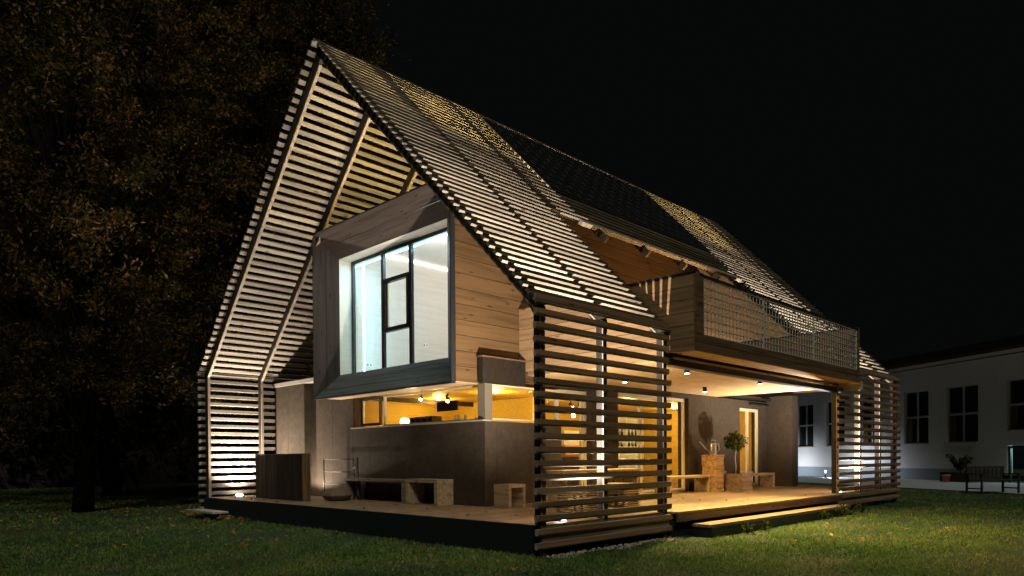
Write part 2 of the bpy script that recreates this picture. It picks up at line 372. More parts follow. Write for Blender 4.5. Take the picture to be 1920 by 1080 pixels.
# ------------------------------------------------------------------ the house
P = 0.172; ZC = lambda k: (15.5 - k) * P
RZ = 8.255; KZ = 2.780; HW = 5.25; L = 14.36
XC = -5.25
house = thing('wooden_house', 'modern wooden house wrapped in horizontal slats, lit up at night, gable towards the lawn', 'house', (-5.25, 7.2, 0))
sl = Vector((HW, 0, KZ - RZ)).normalized()           # down the near slope
def slope_pt(side, x_off, y, nrm=0.0):
    """side +1 near slope, -1 far slope; x_off horizontal distance from the ridge; nrm = metres outward"""
    nx, nz = (RZ - KZ) / math.hypot(HW, RZ - KZ), HW / math.hypot(HW, RZ - KZ)
    return Vector((XC + side * (x_off + nx * nrm), y, RZ - x_off * (RZ - KZ) / HW + nz * nrm))
NS = 44.776; SLN = math.hypot(HW, RZ - KZ)
SW, ST = 0.043, 0.020
CH = 0.30                                             # chamfer of the lower edges, as a share of the half width                                 # half width and half thickness of a slat
PROF = [(-1, 1), (.48, 1), (1, .3), (1, -.3), (.48, -1), (-1, -1)]     # (down the slat, outwards)
PROFR = [(-1, 1), (.86, 1), (1, .8), (1, -.8), (.86, -1), (-1, -1)]
WT_ = 0.028                                          # half thickness of the wall slats
def slat_prism(mb, ring0, ring1):
    o = len(mb.v); n_ = len(ring0)
    fs = [tuple(range(n_ - 1, -1, -1)), tuple(range(n_, 2 * n_))] + [(i, (i + 1) % n_, n_ + (i + 1) % n_, n_ + i) for i in range(n_)]
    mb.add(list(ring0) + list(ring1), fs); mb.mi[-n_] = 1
def roof_slat(mb, side, n_, y0, y1):
    xo = HW * (n_ + 0.5) / NS; dx = HW / SLN * SW; j = random.uniform(-.002, .002)
    slat_prism(mb, *[[slope_pt(side, xo + a * dx, y, b * ST + j) for a, b in PROFR] for y in (y0, y1)])
def wall_slat(mb, side, k, y0, y1):
    x = -WT_ if side > 0 else -2 * HW + WT_; zc = ZC(k); j = random.uniform(-.003, .003)
    slat_prism(mb, *[[(x + side * b * WT_ + j, y, zc - a * SW) for a, b in PROF] for y in (y0, y1)])
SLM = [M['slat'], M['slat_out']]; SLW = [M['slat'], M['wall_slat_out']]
FR = [0.19, 1.48, 3.00, 4.42, 5.82, 7.25, 8.70, 10.08, 11.52, 12.95, 14.2]     # frames along the house
# slats: near slope fields
def segs(y0, y1):
    """board lengths with butt joints over the frames"""
    cuts = [y0] + [f for f in FR if y0 + .3 < f < y1 - .3 and random.random() < .45] + [y1]
    return [(a + .004, b - .004) for a, b in zip(cuts[:-1], cuts[1:])]
front = MB(); mid = MB(); rear = MB(); ridge = MB()
for k in range(45):
    e = random.uniform(-.012, .012)
    if k < 2:
        for a, b in segs(0 + e, L): roof_slat(ridge, 1, k, a, b)
    else:
        y1 = 3.76 if k < 18 else (3.76 if k < 25 else 3.08)
        for a, b in segs(e, y1): roof_slat(front, 1, k, a, b)
        y2 = 9.95
        for a, b in segs(y2, L + e): roof_slat(rear, 1, k, a, b)
        if 18 <= k < 25:
            for a, b in segs(3.76, y2): roof_slat(mid, 1, k, a, b)
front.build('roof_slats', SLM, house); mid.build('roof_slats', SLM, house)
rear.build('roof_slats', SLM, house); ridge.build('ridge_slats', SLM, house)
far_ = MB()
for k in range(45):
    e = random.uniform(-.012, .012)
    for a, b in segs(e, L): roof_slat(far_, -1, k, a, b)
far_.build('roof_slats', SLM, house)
scr = MB(); scr2 = MB(); scr3 = MB()
for k in range(-1, 18):
    e = random.uniform(-.008, .008)
    wall_slat(scr, 1, k, 0 + e, (3.02 if k < 4 else 3.08) + e)
    for a, b in segs(0 + e, L): wall_slat(scr3, -1, k, a, b)
    wall_slat(scr2, 1, k, 9.98, L + e)
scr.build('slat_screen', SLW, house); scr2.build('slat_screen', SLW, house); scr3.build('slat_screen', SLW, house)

# frames: post + rafter on both sides
def frame_piece(side, y, x0, x1, post=True, dark=M['rafter'], batten=True, DI=0.19):
    mb = MB(); hw = 0.035
    p = []
    for xo in (x0, x1):
        for yy, nn in ((y - hw, -ST - .001), (y + hw, -ST - .001), (y + hw, -ST - DI), (y - hw, -ST - DI)):
            v = slope_pt(side, xo, yy, nn)
            if xo == x1 and x1 >= HW - .01:      # cut at the knee
                v = Vector((XC + side * (HW + 0.0 if nn > -.1 else HW - .17), yy, KZ + (.0 if nn > -.1 else -.02)))
            p.append(v)
    mb.hexa(p); o = mb.build('rafter', dark, house)
    if batten:
        b = MB(); p = []
        for xo in (x0 + (.22 if x0 < .1 else 0), x1):
            for yy, nn in ((y - .028, -ST - DI - .002), (y + .028, -ST - DI - .002), (y + .028, -ST - DI - .03), (y - .028, -ST - DI - .03)):
                v = slope_pt(side, xo, yy, nn)
                if xo == x1 and x1 >= HW - .01: v = Vector((XC + side * (HW - .175 if nn > -.23 else HW - .205), yy, KZ - .03))
                p.append(v)
        b.hexa(p); b.build('pale_edge_strip', M['batten'], o)  # pale strip stands in for the lamplit inner edge of the rafter
    if post:
        mb = MB(); X = XC + side * HW
        xa, xb = (X - .235, X - 2 * WT_ - .004) if side > 0 else (X + 2 * WT_ + .004, X + .235)
        mb.box(xa + (.045 if side > 0 else 0), xb - (0 if side > 0 else .045), y - hw, y + hw, G - .02, KZ - .03)
        po = mb.build('post', dark, house)
        if batten:
            b = MB()
            if side > 0: b.box(X - .080, X - .064, y - hw - .012, y - hw - .001, 0.0, KZ - .06)
            else: X2 = X + .205; b.box(X2 - .031, X2 - .001, y - .028, y + .028, 0.0, KZ - .03)  # pale colour in place of lamplight on the inner face of the post
            b.build('pale_edge_strip', M['batten'], po)
for i, y in enumerate(FR):
    inopen = 3.2 < y < 10.0
    frame_piece(-1, y, 0, HW)
    if inopen:
        frame_piece(1, y, 0, HW * 26.5 / NS, post=False, dark=M['oldwood'], batten=False, DI=0.13)
    else:
        frame_piece(1, y, 0, HW)
    # small steel gusset at the knee of each near frame
    if not inopen:
        gb = MB(); y0 = y + .037
        gb.add([(-.06, y0, KZ - .02), (-.46, y0, KZ + .30), (-.34, y0, KZ + .04), (-.20, y0, KZ - .16), (-.06, y0, KZ - .2)] + [(-.06, y0 + .012, KZ - .02), (-.46, y0 + .012, KZ + .30), (-.34, y0 + .012, KZ + .04), (-.20, y0 + .012, KZ - .16), (-.06, y0 + .012, KZ - .2)],
               [(0, 1, 2, 3, 4), (9, 8, 7, 6, 5), (0, 5, 6, 1), (1, 6, 7, 2), (2, 7, 8, 3), (3, 8, 9, 4), (4, 9, 5, 0)])
        gb.build('gusset', M['darkmetal'], house)
# slate and solar roof between the slat fields
pv = MB()
y0, y1 = 3.80, 9.92
for i in range(1, 19):
    xa = HW * (1.6 + (i - 1) * .955) / NS; xb = xa + HW * .97 / NS
    q = []
    for yy in (y0 + .01, y1 - .01):
        for xo, nn in ((xb - .004, .0365), (xb + .002, .0365), (xb + .002, .031), (xb - .004, .031)): q.append(slope_pt(1, xo, yy, nn))
    pv.hexa(q, 2)
    y = y0 - (.17 if i % 2 else 0)
    while y < y1 - .01:
        if y < y0: w_ = .34 - (y0 - y); y = y0
        else: w_ = min(.34, y1 - y)
        lift = random.uniform(0, .006)
        p = []
        for yy in (y + .004, y + w_ - .004):
            for xo, nn in ((xa, .020 + lift), (xb, .030 + lift), (xb, .016), (xa, .006)): p.append(slope_pt(1, xo, yy, nn))
        pv.hexa(p)
        if w_ > .2 and i % 2:
            q = []; yh = y + w_ * .5
            for yy in (yh - .005, yh + .005):
                for xo, nn in ((xb - .09, .036 + lift), (xb + .006, .040 + lift), (xb + .006, .034 + lift), (xb - .09, .030 + lift)): q.append(slope_pt(1, xo, yy, nn))
            pv.hexa(q, 1)
        y += w_
pv.build('slate_roof', [M['pv'], M['hook'], M['tile_edge']], house)
under = MB()
for side in (1, -1):
    p = []
    for yy in (3.84, 9.95 if side > 0 else 13.3):
        for xo, nn in ((HW * 1.65 / NS if side > 0 else .02, -.06), (HW * (24.6 if side > 0 else 30) / NS, -.06), (HW * (24.6 if side > 0 else 30) / NS, -.10), (HW * 1.65 / NS if side > 0 else .02, -.10)): p.append(slope_pt(side, xo, yy, nn))
    under.hexa(p)
under.build('roof_deck', M['blackpaint'], house)
vg = MB(); p = []
for yy in (3.765, 3.80):
    for xo, nn in ((HW * 1.7 / NS, .045), (HW * 18.6 / NS, .045), (HW * 18.6 / NS, -.05), (HW * 1.7 / NS, -.05)): p.append(slope_pt(1, xo, yy, nn))
vg.hexa(p); vg.build('verge_board', M['batten'], house)
ed = MB(); p = []
for yy in (3.76, 10.0):
    for xo, nn in ((HW * 25.0 / NS, .03), (HW * 25.5 / NS, .03), (HW * 25.5 / NS, -.05), (HW * 25.0 / NS, -.05)): p.append(slope_pt(1, xo, yy, nn))
ed.hexa(p); ed.build('edge_board', M['batten'], house)

# --- ground floor walls in fibre cement
def panel_wall_y(mb, xa, xb, y, t, za, zb, seams=()):
    xs_ = [xa] + [s for s in seams if xa < s < xb] + [xb]
    for a, b in zip(xs_[:-1], xs_[1:]): mb.box(a + (.003 if a != xa else 0), b - (.003 if b != xb else 0), y, y + t, za, zb)
SEAMS = [-9.75, -8.05, -7.25, -6.6, -5.9, -4.7, -3.9]
fw = MB()
panel_wall_y(fw, -10.38, -8.98, 1.86, .45, 0.0, 2.62, SEAMS)
panel_wall_y(fw, -8.98, -7.62, 2.04, .30, 0.0, 2.62, SEAMS)
panel_wall_y(fw, -7.62, -7.22, 2.04, .30, 0.0, 2.17, SEAMS)
panel_wall_y(fw, -7.22, -3.08, 2.04, .30, 0.0, 1.50, SEAMS)
fw.build('front_wall', M['fibre'], house)
b = MB(); b.box(-10.40, -7.70, 1.82, 2.36, 2.622, 2.71); b.build('wall_cap', M['capmetal'], house)
b = MB(); b.box(-7.24, -3.07, 1.99, 2.20, 1.502, 1.525); b.build('window_sill', M['capmetal'], house)
b = MB(); b.box(-7.26, -7.222, 2.06, 2.34, 1.50, 2.165); b.build('window_reveal', M['fibre'], house)
X1 = -3.08
sw = MB()
sw.box(X1 - .30, X1, 2.345, 3.2, 0, 1.50); sw.box(X1 - .30, X1, 3.206, 4.10, 0, 1.50)
sw.box(X1 - .30, X1, 5.07, 5.97, 0, 2.33)
sw.box(X1 - .30, X1 - .0, 8.86, 9.9, 0, 2.36); sw.box(X1 - .30, X1, 9.906, 11.48, 0, 2.36)
sw.box(X1 - .30, X1, 12.78, 13.10, 0, 2.36)
sw.box(X1 - .30, X1, 4.10, 5.068, 2.22, 2.36); sw.box(X1 - .30, X1, 5.972, 8.858, 2.26, 2.36); sw.box(X1 - .30, X1, 11.482, 12.778, 2.17, 2.36)
sw.box(X1 - .30, -2.36, 13.102, 13.50, 0, 2.52)
sw.build('side_wall', M['fibre'], house)
b = MB(); b.box(X1 - .12, X1, 2.00, 3.09, 2.17, 2.62); b.build('parapet', M['parapet'], house)
b = MB(); b.box(X1 - .16, X1 + .012, 1.985, 3.09, 2.622, 2.645); b.build('parapet_cap', M['brown_fascia'], house)
b = MB(); b.box(-10.38, X1 - .3, 13.2, 13.5, 0, 2.6); b.build('rear_wall', M['fibre'], house)
b = MB(); b.box(-10.3, -10.1, 2.4, 13.2, 0, 2.6); b.build('far_wall', M['fibre'], house)
# window corner pillar
b = MB(); b.box(X1 - .19, X1 - .004, 2.05, 2.23, 1.527, 2.165); b.build('corner_pillar', M['pillar'], house)

# --- windows of the ground floor
def window_y(name, xa, xb, y, za, zb, fr=.045, mat=M['whiteframe'], mull=()):
    mb = MB(); d = .06
    mb.box(xa, xb, y, y + d, za, za + fr); mb.box(xa, xb, y, y + d, zb - fr, zb)
    for x in [xa, xb - fr] + [q - fr / 2 for q in mull]: mb.box(x, x + fr, y + .001, y + d - .001, za + fr, zb - fr)
    o = mb.build(name, mat, house)
    p = MB(); p.box(xa + fr, xb - fr, y + .025, y + .033, za + fr, zb - fr); p.build('pane', M['glass'], o); return o
def window_x(name, x, ya, yb, za, zb, fr=.05, mat=M['whiteframe'], mull=()):
    mb = MB(); d = .06
    mb.box(x - d, x, ya, yb, za, za + fr); mb.box(x - d, x, ya, yb, zb - fr, zb)
    for y in [ya, yb - fr] + [q - fr / 2 for q in mull]: mb.box(x - d + .001, x - .001, y, y + fr, za + fr, zb - fr)
    o = mb.build(name, mat, house)
    p = MB(); p.box(x - .035, x - .027, ya + fr, yb - fr, za + fr, zb - fr); p.build('pane', M['glass'], o); return o
window_y('window', -6.26, -3.27, 2.16, 1.53, 2.16, .03)
o = window_y('casement_window', -7.08, -6.35, 2.14, 1.56, 2.15, .05, M['darkmetal'])
mb = MB(); mb.box(-7.03, -6.99, 2.155, 2.19, 1.61, 2.10); mb.build('inner_frame', M['whiteframe'], o)
window_x('window', X1 - .06, 2.24, 4.09, 1.53, 2.165, .03)
window_x('glass_door', X1 - .14, 4.11, 5.06, 0.02, 2.20, .07, M['whiteframe'], (4.93,))
window_x('sliding_door', X1 - .10, 5.98, 8.85, 0.02, 2.25, .07, M['whiteframe'], (6.98, 8.0))
window_x('glass_door', X1 - .10, 11.49, 12.77, 0.02, 2.16, .08, M['whiteframe'], (12.15,))
b = MB(); b.box(X1 - .02, X1 + .12, 10.9, 14.3, 2.40, 2.45); b.box(X1 + .02, X1 + .06, 12.0, 14.4, 2.26, 2.29); b.build('shutter_rail', M['blackpaint'], house)
# --- interior of the ground floor
b = MB(); b.box(-10.0, X1 - .3, 2.36, 13.2, .001, .02); b.build('room_floor', M['deck'], house)
b = MB(); b.box(-10.0, X1 - .305, 2.22, 13.19, 2.30, 2.34); b.build('room_ceiling', M['yellow_lining'], house)
b = MB(); b.box(-8.56, -8.5, 2.36, 6.0, .02, 2.30); b.box(-8.5, -5.6, 6.0, 6.08, .02, 2.30); b.box(-7.56, -7.5, 6.08, 13.19, .02, 2.30); b.box(-7.5, X1 - .31, 13.13, 13.19, .02, 2.30)
b.build('room_wall', M['yellow_lining'], house)

# --- upper floor: side boards, soffit, back
def boards_x(mb, x, t, ya, yb, zs):
    for za, zb in zip(zs[:-1], zs[1:]): mb.box(x, x + t, ya, yb, za + .005, zb - .005)
b = MB(); zs = [2.17 + .268 * i for i in range(13)] + [5.62]
boards_x(b, -3.275, .025, 1.50, 13.4, zs); b.build('side_boards', M['side_boards'], house)
b = MB(); b.box(-3.31, -3.277, 1.5, 13.4, 2.18, 5.6); b.build('side_wall_core', M['blackpaint'], house)
b = MB()
for i in range(5): b.box(-7.70 + i * .9, -7.70 + (i + 1) * .9 - .006 if i < 4 else -3.262, 1.47, 2.035, 2.165, 2.185)
b.build('soffit', M['soffit_x'], house)
b = MB(); b.box(-7.70, -3.26, 1.47, 13.4, 5.60, 5.64); b.build('bay_roof', M['blackpaint'], house)
b = MB(); b.box(-7.70, -7.66, 1.5, 13.4, 2.19, 5.598); b.build('bay_side', M['rafter'], house)
b = MB(); b.add([(-9.2, 13.4, 2.6), (-1.4, 13.4, 2.6), (-1.4, 13.4, 4.2), (XC, 13.4, 8.1), (-9.2, 13.4, 4.2)] + [(-9.2, 13.44, 2.6), (-1.4, 13.44, 2.6), (-1.4, 13.44, 4.2), (XC, 13.44, 8.1), (-9.2, 13.44, 4.2)],
      [(0, 1, 2, 3, 4), (9, 8, 7, 6, 5), (0, 5, 6, 1), (1, 6, 7, 2), (2, 7, 8, 3), (3, 8, 9, 4), (4, 9, 5, 0)])
b.build('gable_wall', M['side_boards'], house)

# --- the projecting bay with its splayed frame and big window
bay = MB(); YF, YI = 1.41, 1.76
xo0, xo1, zo0, zo1 = -7.74, -3.25, 2.165, 5.66
xi0, xi1, zi0, zi1 = -7.27, -3.72, 2.65, 5.12
def splay(a0, a1, b0, b1, nb, mat, name):
    """a0,a1 outer edge ends; b0,b1 inner edge ends; nb boards"""
    mb = MB()
    for i in range(nb):
        t0, t1 = i / nb + (.008 if i else 0), (i + 1) / nb - (.008 if i < nb - 1 else 0)
        q = [Vector(a0).lerp(Vector(b0), t0), Vector(a1).lerp(Vector(b1), t0), Vector(a1).lerp(Vector(b1), t1), Vector(a0).lerp(Vector(b0), t1)]
        nn = (q[1] - q[0]).cross(q[3] - q[0]).normalized()
        if nn.y > 0: nn = -nn
        mb.hexa([v for v in q] + [v - nn * .02 for v in q])
    return mb.build(name, mat, house)
splay((xo0, YF, zo1), (xo1, YF, zo1), (xi0, YI, zi1), (xi1, YI, zi1), 2, M['frame_boards_x'], 'bay_head')
splay((xo0, YF, zo0), (xo1, YF, zo0), (xi0, YI, zi0), (xi1, YI, zi0), 3, M['frame_sill'], 'bay_sill')
splay((xo0, YF, zo0), (xo0, YF, zo1), (xi0, YI, zi0), (xi0, YI, zi1), 2, M['frame_boards_z'], 'bay_jamb')
splay((xo1, YF, zo0), (xo1, YF, zo1), (xi1, YI, zi0), (xi1, YI, zi1), 2, M['frame_boards_z'], 'bay_jamb')
b = MB(); t = .028
b.box(xo0 - t, xo1 + t, YF - .006, YF + .08, zo1, zo1 + .03); b.box(xo0 - t, xo1 + t, YF - .006, YF + .08, zo0 - .03, zo0)
b.box(xo0 - t, xo0, YF - .004, YF + .08, zo0, zo1); b.box(xo1, xo1 + .022, YF - .004, YF + .10, zo0, zo1)
b.build('bay_trim', M['darkmetal'], house)
YG = 2.06
b = MB(); b.box(xi0 - .03, xi0, YI + .002, 2.20, zi0, zi1); b.box(xi1, xi1 + .03, YI + .002, 2.20, zi0, zi1); b.box(xi0 - .03, xi1 + .03, YI + .004, 2.20, zi1 + .002, zi1 + .03); b.box(xi0 - .03, xi1 + .03, YI + .004, 2.20, zi0 - .03, zi0 - .002)
b.build('bay_reveal', M['ply'], house)
win = MB(); d = .07; fr = .055; y = YG
win.box(xi0 + .002, xi1 - .002, y, y + d, zi0 + .001, zi0 + fr); win.box(xi0 + .002, xi1 - .002, y, y + d, zi1 - fr - .02, zi1 - .001)
for x in (xi0 + .002, -6.17, -5.24, xi1 - fr - .002): win.box(x, x + (.075 if x in (-6.17, -5.24) else fr), y + .001, y + d - .001, zi0 + fr, zi1 - fr - .02)
wo = win.build('bay_window', M['darkmetal'], house)
p = MB(); p.box(xi0 + .05, xi1 - .05, y + .03, y + .038, zi0 + .05, zi1 - .06); p.build('pane', M['glass'], wo)
sash = MB(); xa, xb, za, zb = -6.094, -5.242, 3.44, 4.52
sash.box(xa, xb, y - .012, y + d + .01, za, za + .075); sash.box(xa, xb, y - .012, y + d + .01, zb - .075, zb)
sash.box(xa, xa + .075, y - .011, y + d + .009, za + .075, zb - .075); sash.box(xb - .075, xb, y - .011, y + d + .009, za + .075, zb - .075)
so = sash.build('opening_sash', M['darkmetal'], wo)
s2 = MB(); s2.box(xa + .078, xa + .10, y + .04, y + .075, za + .08, zb - .08); s2.box(xa + .1, xb - .078, y + .04, y + .075, za + .078, za + .1); s2.build('inner_frame', M['whiteframe'], wo)
# upstairs room
b = MB(); b.box(xi0 - .04, xi0 - .001, 2.205, 7.0, 2.6, 5.46); b.box(xi1 + .14, xi1 + .18, 2.205, 7.0, 2.6, 5.46); b.box(xi0, xi1 + .14, 7.0, 7.04, 2.6, 5.46); b.build('upper_room_wall', M['ply'], house)
b = MB(); b.box(xi0 - .04, xi1 + .18, 2.205, 7.0, 5.465, 5.50); b.build('upper_room_ceiling', M['ply'], house)
b = MB(); b.box(xi0 - .04, xi1 + .18, 2.205, 7.0, 2.55, 2.6); b.build('upper_room_floor', M['ply'], house)
b = MB(); b.box(xi0 + .001, xi0 + .02, 2.3, 6.9, 5.43, 5.455); b.build('ceiling_light_line', M['ledwhite'], house)
b = MB(); b.box(xi0 + .02, xi1 - .02, 2.135, 2.15, zi1 - .11, zi1 - .085); b.box(xi0 + .29, xi0 + .335, 2.16, 2.175, zi0 + .02, zi1 - .1); b.build('window_light_strip', M['led'], house)
for (yy, zz) in ((2.50, 2.93), (4.1, 3.54)):
    b = MB(); b.box(xi0, xi0 + .012, yy - .08, yy + .08, zz - .04, zz + .04); s = b.build('wall_socket', M['white'], house)
    c2 = MB()
    for dy in (-.04, .04): c2.lathe([(.02, 0), (.02, .002)], (0, 0, 0), 10)
    c2.v = [(xi0 + .0122 + v[2], yy + (-.04 if i < 20 else .04) + v[0], zz + v[1]) for i, v in enumerate(c2.v)]
    c2.build('socket_hole', M['darkmetal'], s)
for yy in (2.9, 4.6, 6.2):
    light('room_light', 'POINT', (-5.4, yy, 5.1), 21, (.95, .96, 1.0), house, shadow_soft_size=.25)
light('strip_light', 'AREA', (-5.45, 2.17, 4.98), 15, (.28, .70, 1.0), house, aim=(0.0, .25, -1), shape='RECTANGLE', size=3.3, size_y=.03)
light('strip_light', 'AREA', (-6.95, 2.19, 3.9), 12, (.28, .70, 1.0), house, aim=(.3, .9, 0), shape='RECTANGLE', size=.03, size_y=2.3)
light('strip_light', 'AREA', (-6.7, 2.03, 4.98), 2, (.12, .78, 1.0), house, aim=(0, -.5, -1), shape='RECTANGLE', size=.8, size_y=.03)

# --- terrace soffit, beam, balcony
b = MB(); x = X1 + .002; 
nb = 16; w_ = (.42 - x) / nb
for i in range(nb): b.box(x + i * w_ + .0015, x + (i + 1) * w_ - .0015, 3.17, 10.22, 2.37 if x + i * w_ < -.16 else 2.45, 2.40 if x + i * w_ < -.16 else 2.47)
b.build('terrace_soffit', M['soffit'], house)
b = MB(); b.box(X1, -.205, 3.148, 3.168, 2.368, 2.454); b.build('soffit_edge', M['cheek_boards'], house)
b = MB(); b.box(X1 - .2, .40, 3.17, 10.0, 2.475, 2.53); b.build('balcony_floor', M['deck'], house)
b = MB(); b.box(-.20, -.04, 3.06, 10.3, 2.27, 2.368); b.build('beam', M['darkmetal'], house)
b = MB(); b.box(-.20, .38, 10.24, 10.36, 2.30, 2.46); b.build('end_beam', M['capmetal'], house)
b = MB(); zs = [2.45 + .195 * i for i in range(7)]
for za, zb in zip(zs[:-1], zs[1:]): b.box(-3.25, .42, 3.105, 3.145, za + .004, zb - .004)
b.box(-3.25, .418, 3.146, 3.162, 2.455, 3.61)
b.build('balcony_side', M['cheek_boards'], house)
b = MB()
for za, zb in zip(zs[:-1], zs[1:]): b.box(-3.25, .42, 9.94, 9.98, za + .004, zb - .004)
b.build('balcony_side', M['cheek_boards'], house)
b = MB(); b.box(-3.25, .43, 3.085, 3.18, 3.622, 3.645); b.build('balcony_cap', M['darkmetal'], house)
b = MB(); b.box(-3.25, .43, 9.93, 10.0, 3.622, 3.645); b.build('balcony_cap', M['darkmetal'], house)
b = MB()
b.box(.39, .43, 3.10, 9.99, 2.44, 2.565); b.box(.39, .43, 3.10, 9.99, 2.573, 2.69)
b.box(.38, .43, 3.10, 3.30, 2.70, 3.62); b.box(.38, .43, 9.88, 9.99, 2.70, 3.62)
b.build('balcony_front', M['brown_fascia'], house)
b = MB(); b.box(.375, .435, 3.17, 9.93, 3.575, 3.605); b.build('hand_rail', M['darkmetal'], house)
for ya, yb in ((3.34, 5.36), (5.38, 7.53), (7.55, 9.86)):
    b = MB(); n_ = int(round((yb - ya) / .12)); r_ = .0055
    for i in range(n_ + 1):
        yy = ya + (yb - ya) * i / n_; e = .012 if i in (0, n_) else r_
        b.box(.40 - e, .40 + e, yy - e, yy + e, 2.70, 3.555)
    for i in range(8):
        zz = 2.705 + (3.55 - 2.705) * i / 7; b.box(.401 - r_, .411 + r_, ya, yb, zz - r_, zz + r_)
    b.build('mesh_panel', M['galv'], house)

# --- deck and step
deck = thing('timber_deck', 'raised timber deck of long boards running round the wooden house', 'deck', (-5.25, 7.2, 0))
b = MB(); x = -10.40
while x < -.10:
    xe = min(x + .142, -.06); yc = random.uniform(3, 11)
    b.box(x + .003, xe - .003, .14, yc - .002, -.03, 0); b.box(x + .003, xe - .003, yc + .002, 14.3, -.03, 0); x += .142
b.box(-.054, .10, 3.10, 9.9, -.03, 0)
b.build('deck_boards', M['deck'], deck)
b = MB(); b.box(-10.6, -.06, .10, .137, G - .02, -.002); b.build('front_fascia', M['blackpaint'], deck)
b = MB(); b.box(-10.4, -.12, .15, 14.25, -.14, -.032); b.build('joists', M['blackpaint'], deck)
b = MB(); b.box(.06, .098, 3.1, 9.9, -.15, -.032); b.build('side_fascia', M['brown_fascia'], deck)
b = MB(); b.box(-.10, -.058, .14, 3.1, -.30, -.032); b.build('side_fascia', M['step'], deck)
b = MB(); b.box(-.10, -.058, 9.9, 14.3, -.30, -.032); b.build('side_fascia', M['step'], deck)
b = MB(); b.box(-.06, -.02, 3.1, 9.9, G - .02, -.16); b.build('base_board', M['blackpaint'], deck)
st = thing('deck_step', 'long low timber step in front of the terrace', 'step', (.3, 6.3, G))
b = MB(); b.box(.13, .29, 3.45, 9.35, -.245, -.20); b.box(.296, .46, 3.45, 9.35, -.245, -.20); b.build('tread', M['step'], st)
b = MB(); b.box(.42, .455, 3.47, 9.33, G - .02, -.248); b.box(.14, .41, 3.47, 3.51, G - .02, -.248); b.box(.14, .41, 9.29, 9.33, G - .02, -.248); b.build('riser', M['blackpaint'], st)
sb = thing('stepping_slab', 'flat stone slab beside the front left corner of the deck', 'slab', (-8.9, -.35, G))
b = MB(); b.box(-9.7, -8.35, -.58, -.24, -.245, -.205); b.build('slab_top', M['capmetal'], sb, .006)
b = MB(); b.box(-8.9, -8.65, -.52, -.3, G - .01, -.247); b.build('foot', M['stone'], sb)

# ------------------------------------------------------------------ lamps in the deck
def uplight(x, y, e, label, col=(1.0, .90, .78), aim=(0, 0, 1), cone=164, bl=1.0):
    t = thing('deck_uplight', label, 'uplight', (x, y, 0), 0, 'uplights let into the deck')
    MB().lathe([(.105, 0), (.105, .012), (.085, .014)], (x, y, 0), 24).build('rim', M['galv'], t)
    MB().lathe([(.082, .0145), (.078, .032), (.055, .046), (.02, .052)], (x, y, 0), 24).build('lens', M['lens'], t)
    light('lamp_bulb', 'SPOT', (x, y, .10), e, col, t, aim=aim, spot_size=R(cone), spot_blend=bl, shadow_soft_size=.035)
uplight(-10.22, .85, 560, 'round deck uplight in the far left corner of the front deck', aim=(.22, .06, 1), cone=150)
uplight(-.30, .78, 1300, 'round deck uplight behind the near slat screen at the front corner', aim=(-.30, .12, 1), cone=136, bl=1.0)
uplight(-8.5, 1.45, 80, 'round deck uplight hidden behind the dark board partition', cone=172, bl=.3)
uplight(-.30, 10.72, 1400, 'round deck uplight behind the rear slat screen, right of the beam post', aim=(0, .1, 1))
# floodlights on the flat top of the bay, shining at the inside of the roof slats
def flood(x, y, e, label):
    t = thing('roof_flood_light', label, 'flood light', (x, y, 5.64))
    b = MB(); b.box(x - .1, x + .1, y - .07, y + .07, 5.645, 5.70); b.build('housing', M['darkmetal'], t, .008)
    b = MB(); b.box(x - .08, x + .08, y - .05, y + .05, 5.702, 5.706); b.build('lens', M['lenswarm'], t)
    light('lamp_bulb', 'POINT', (x, y, 5.80), e, (1.0, .79, .34), t, shadow_soft_size=.05)
flood(-4.5, 2.5, 140, 'small yellow flood light on top of the bay under the front of the roof')
flood(-5.0, 7.0, 60, 'small yellow flood light in the loft below the ridge, between the other two')
# the rear loft has the same lamp
b = MB(); b.box(-7.70, -3.26, 10.0, 13.38, 5.645, 5.66); b.build('loft_board', M['blackpaint'], house)
flood(-4.4, 11.7, 130, 'small yellow flood light under the rear part of the slatted roof')

t = thing('balcony_floor_light', 'small warm floor light on the balcony behind its boarded side', 'floor light', (-.5, 7.4, 2.53))
MB().lathe([(.06, 2.531), (.06, 2.56), (.05, 2.565)], (-.5, 7.4, 0), 16).build('housing', M['darkmetal'], t)
MB().lathe([(.045, 2.566), (.03, 2.57)], (-.5, 7.4, 0), 16).build('lens', M['lenswarm'], t)
light('lamp_bulb', 'SPOT', (-.5, 7.4, 2.60), 210, (1.0, .62, .28), t, aim=(-1, -.55, .8), spot_size=R(105), spot_blend=.5, shadow_soft_size=.04)
# ceiling downlights of the terrace
DL = [(-1.95, 4.62, 'nearest to the screen, seen through the slats'), (-.42, 4.25, 'right beside the near slat screen'), (-1.95, 7.6, 'between watering can and ceiling, deepest in the terrace'), (-.40, 6.95, 'farthest to the right under the balcony')]
for i, (x, y, t_) in enumerate(DL):
    t = thing('ceiling_downlight', 'black cylinder downlight on the terrace ceiling, ' + t_, 'downlight', (x, y, 2.37), 0, 'downlights on the terrace ceiling')
    MB().lathe([(.045, 2.36), (.045, 2.262), (.043, 2.26)], (x, y, 0), 18).build('housing', M['darkmetal'], t)
    MB().lathe([(.040, 2.2585), (.030, 2.256)], (x, y, 0), 18).build('lens', M['lens'], t)
    light('lamp_bulb', 'SPOT', (x, y, 2.24), 700 if x > -1 else 230, (1.0, .72, .28), t, aim=(.75 if x > -1 else 0, 0, -1), spot_size=R(130 if x > -1 else 120), spot_blend=1.0, shadow_soft_size=.04)

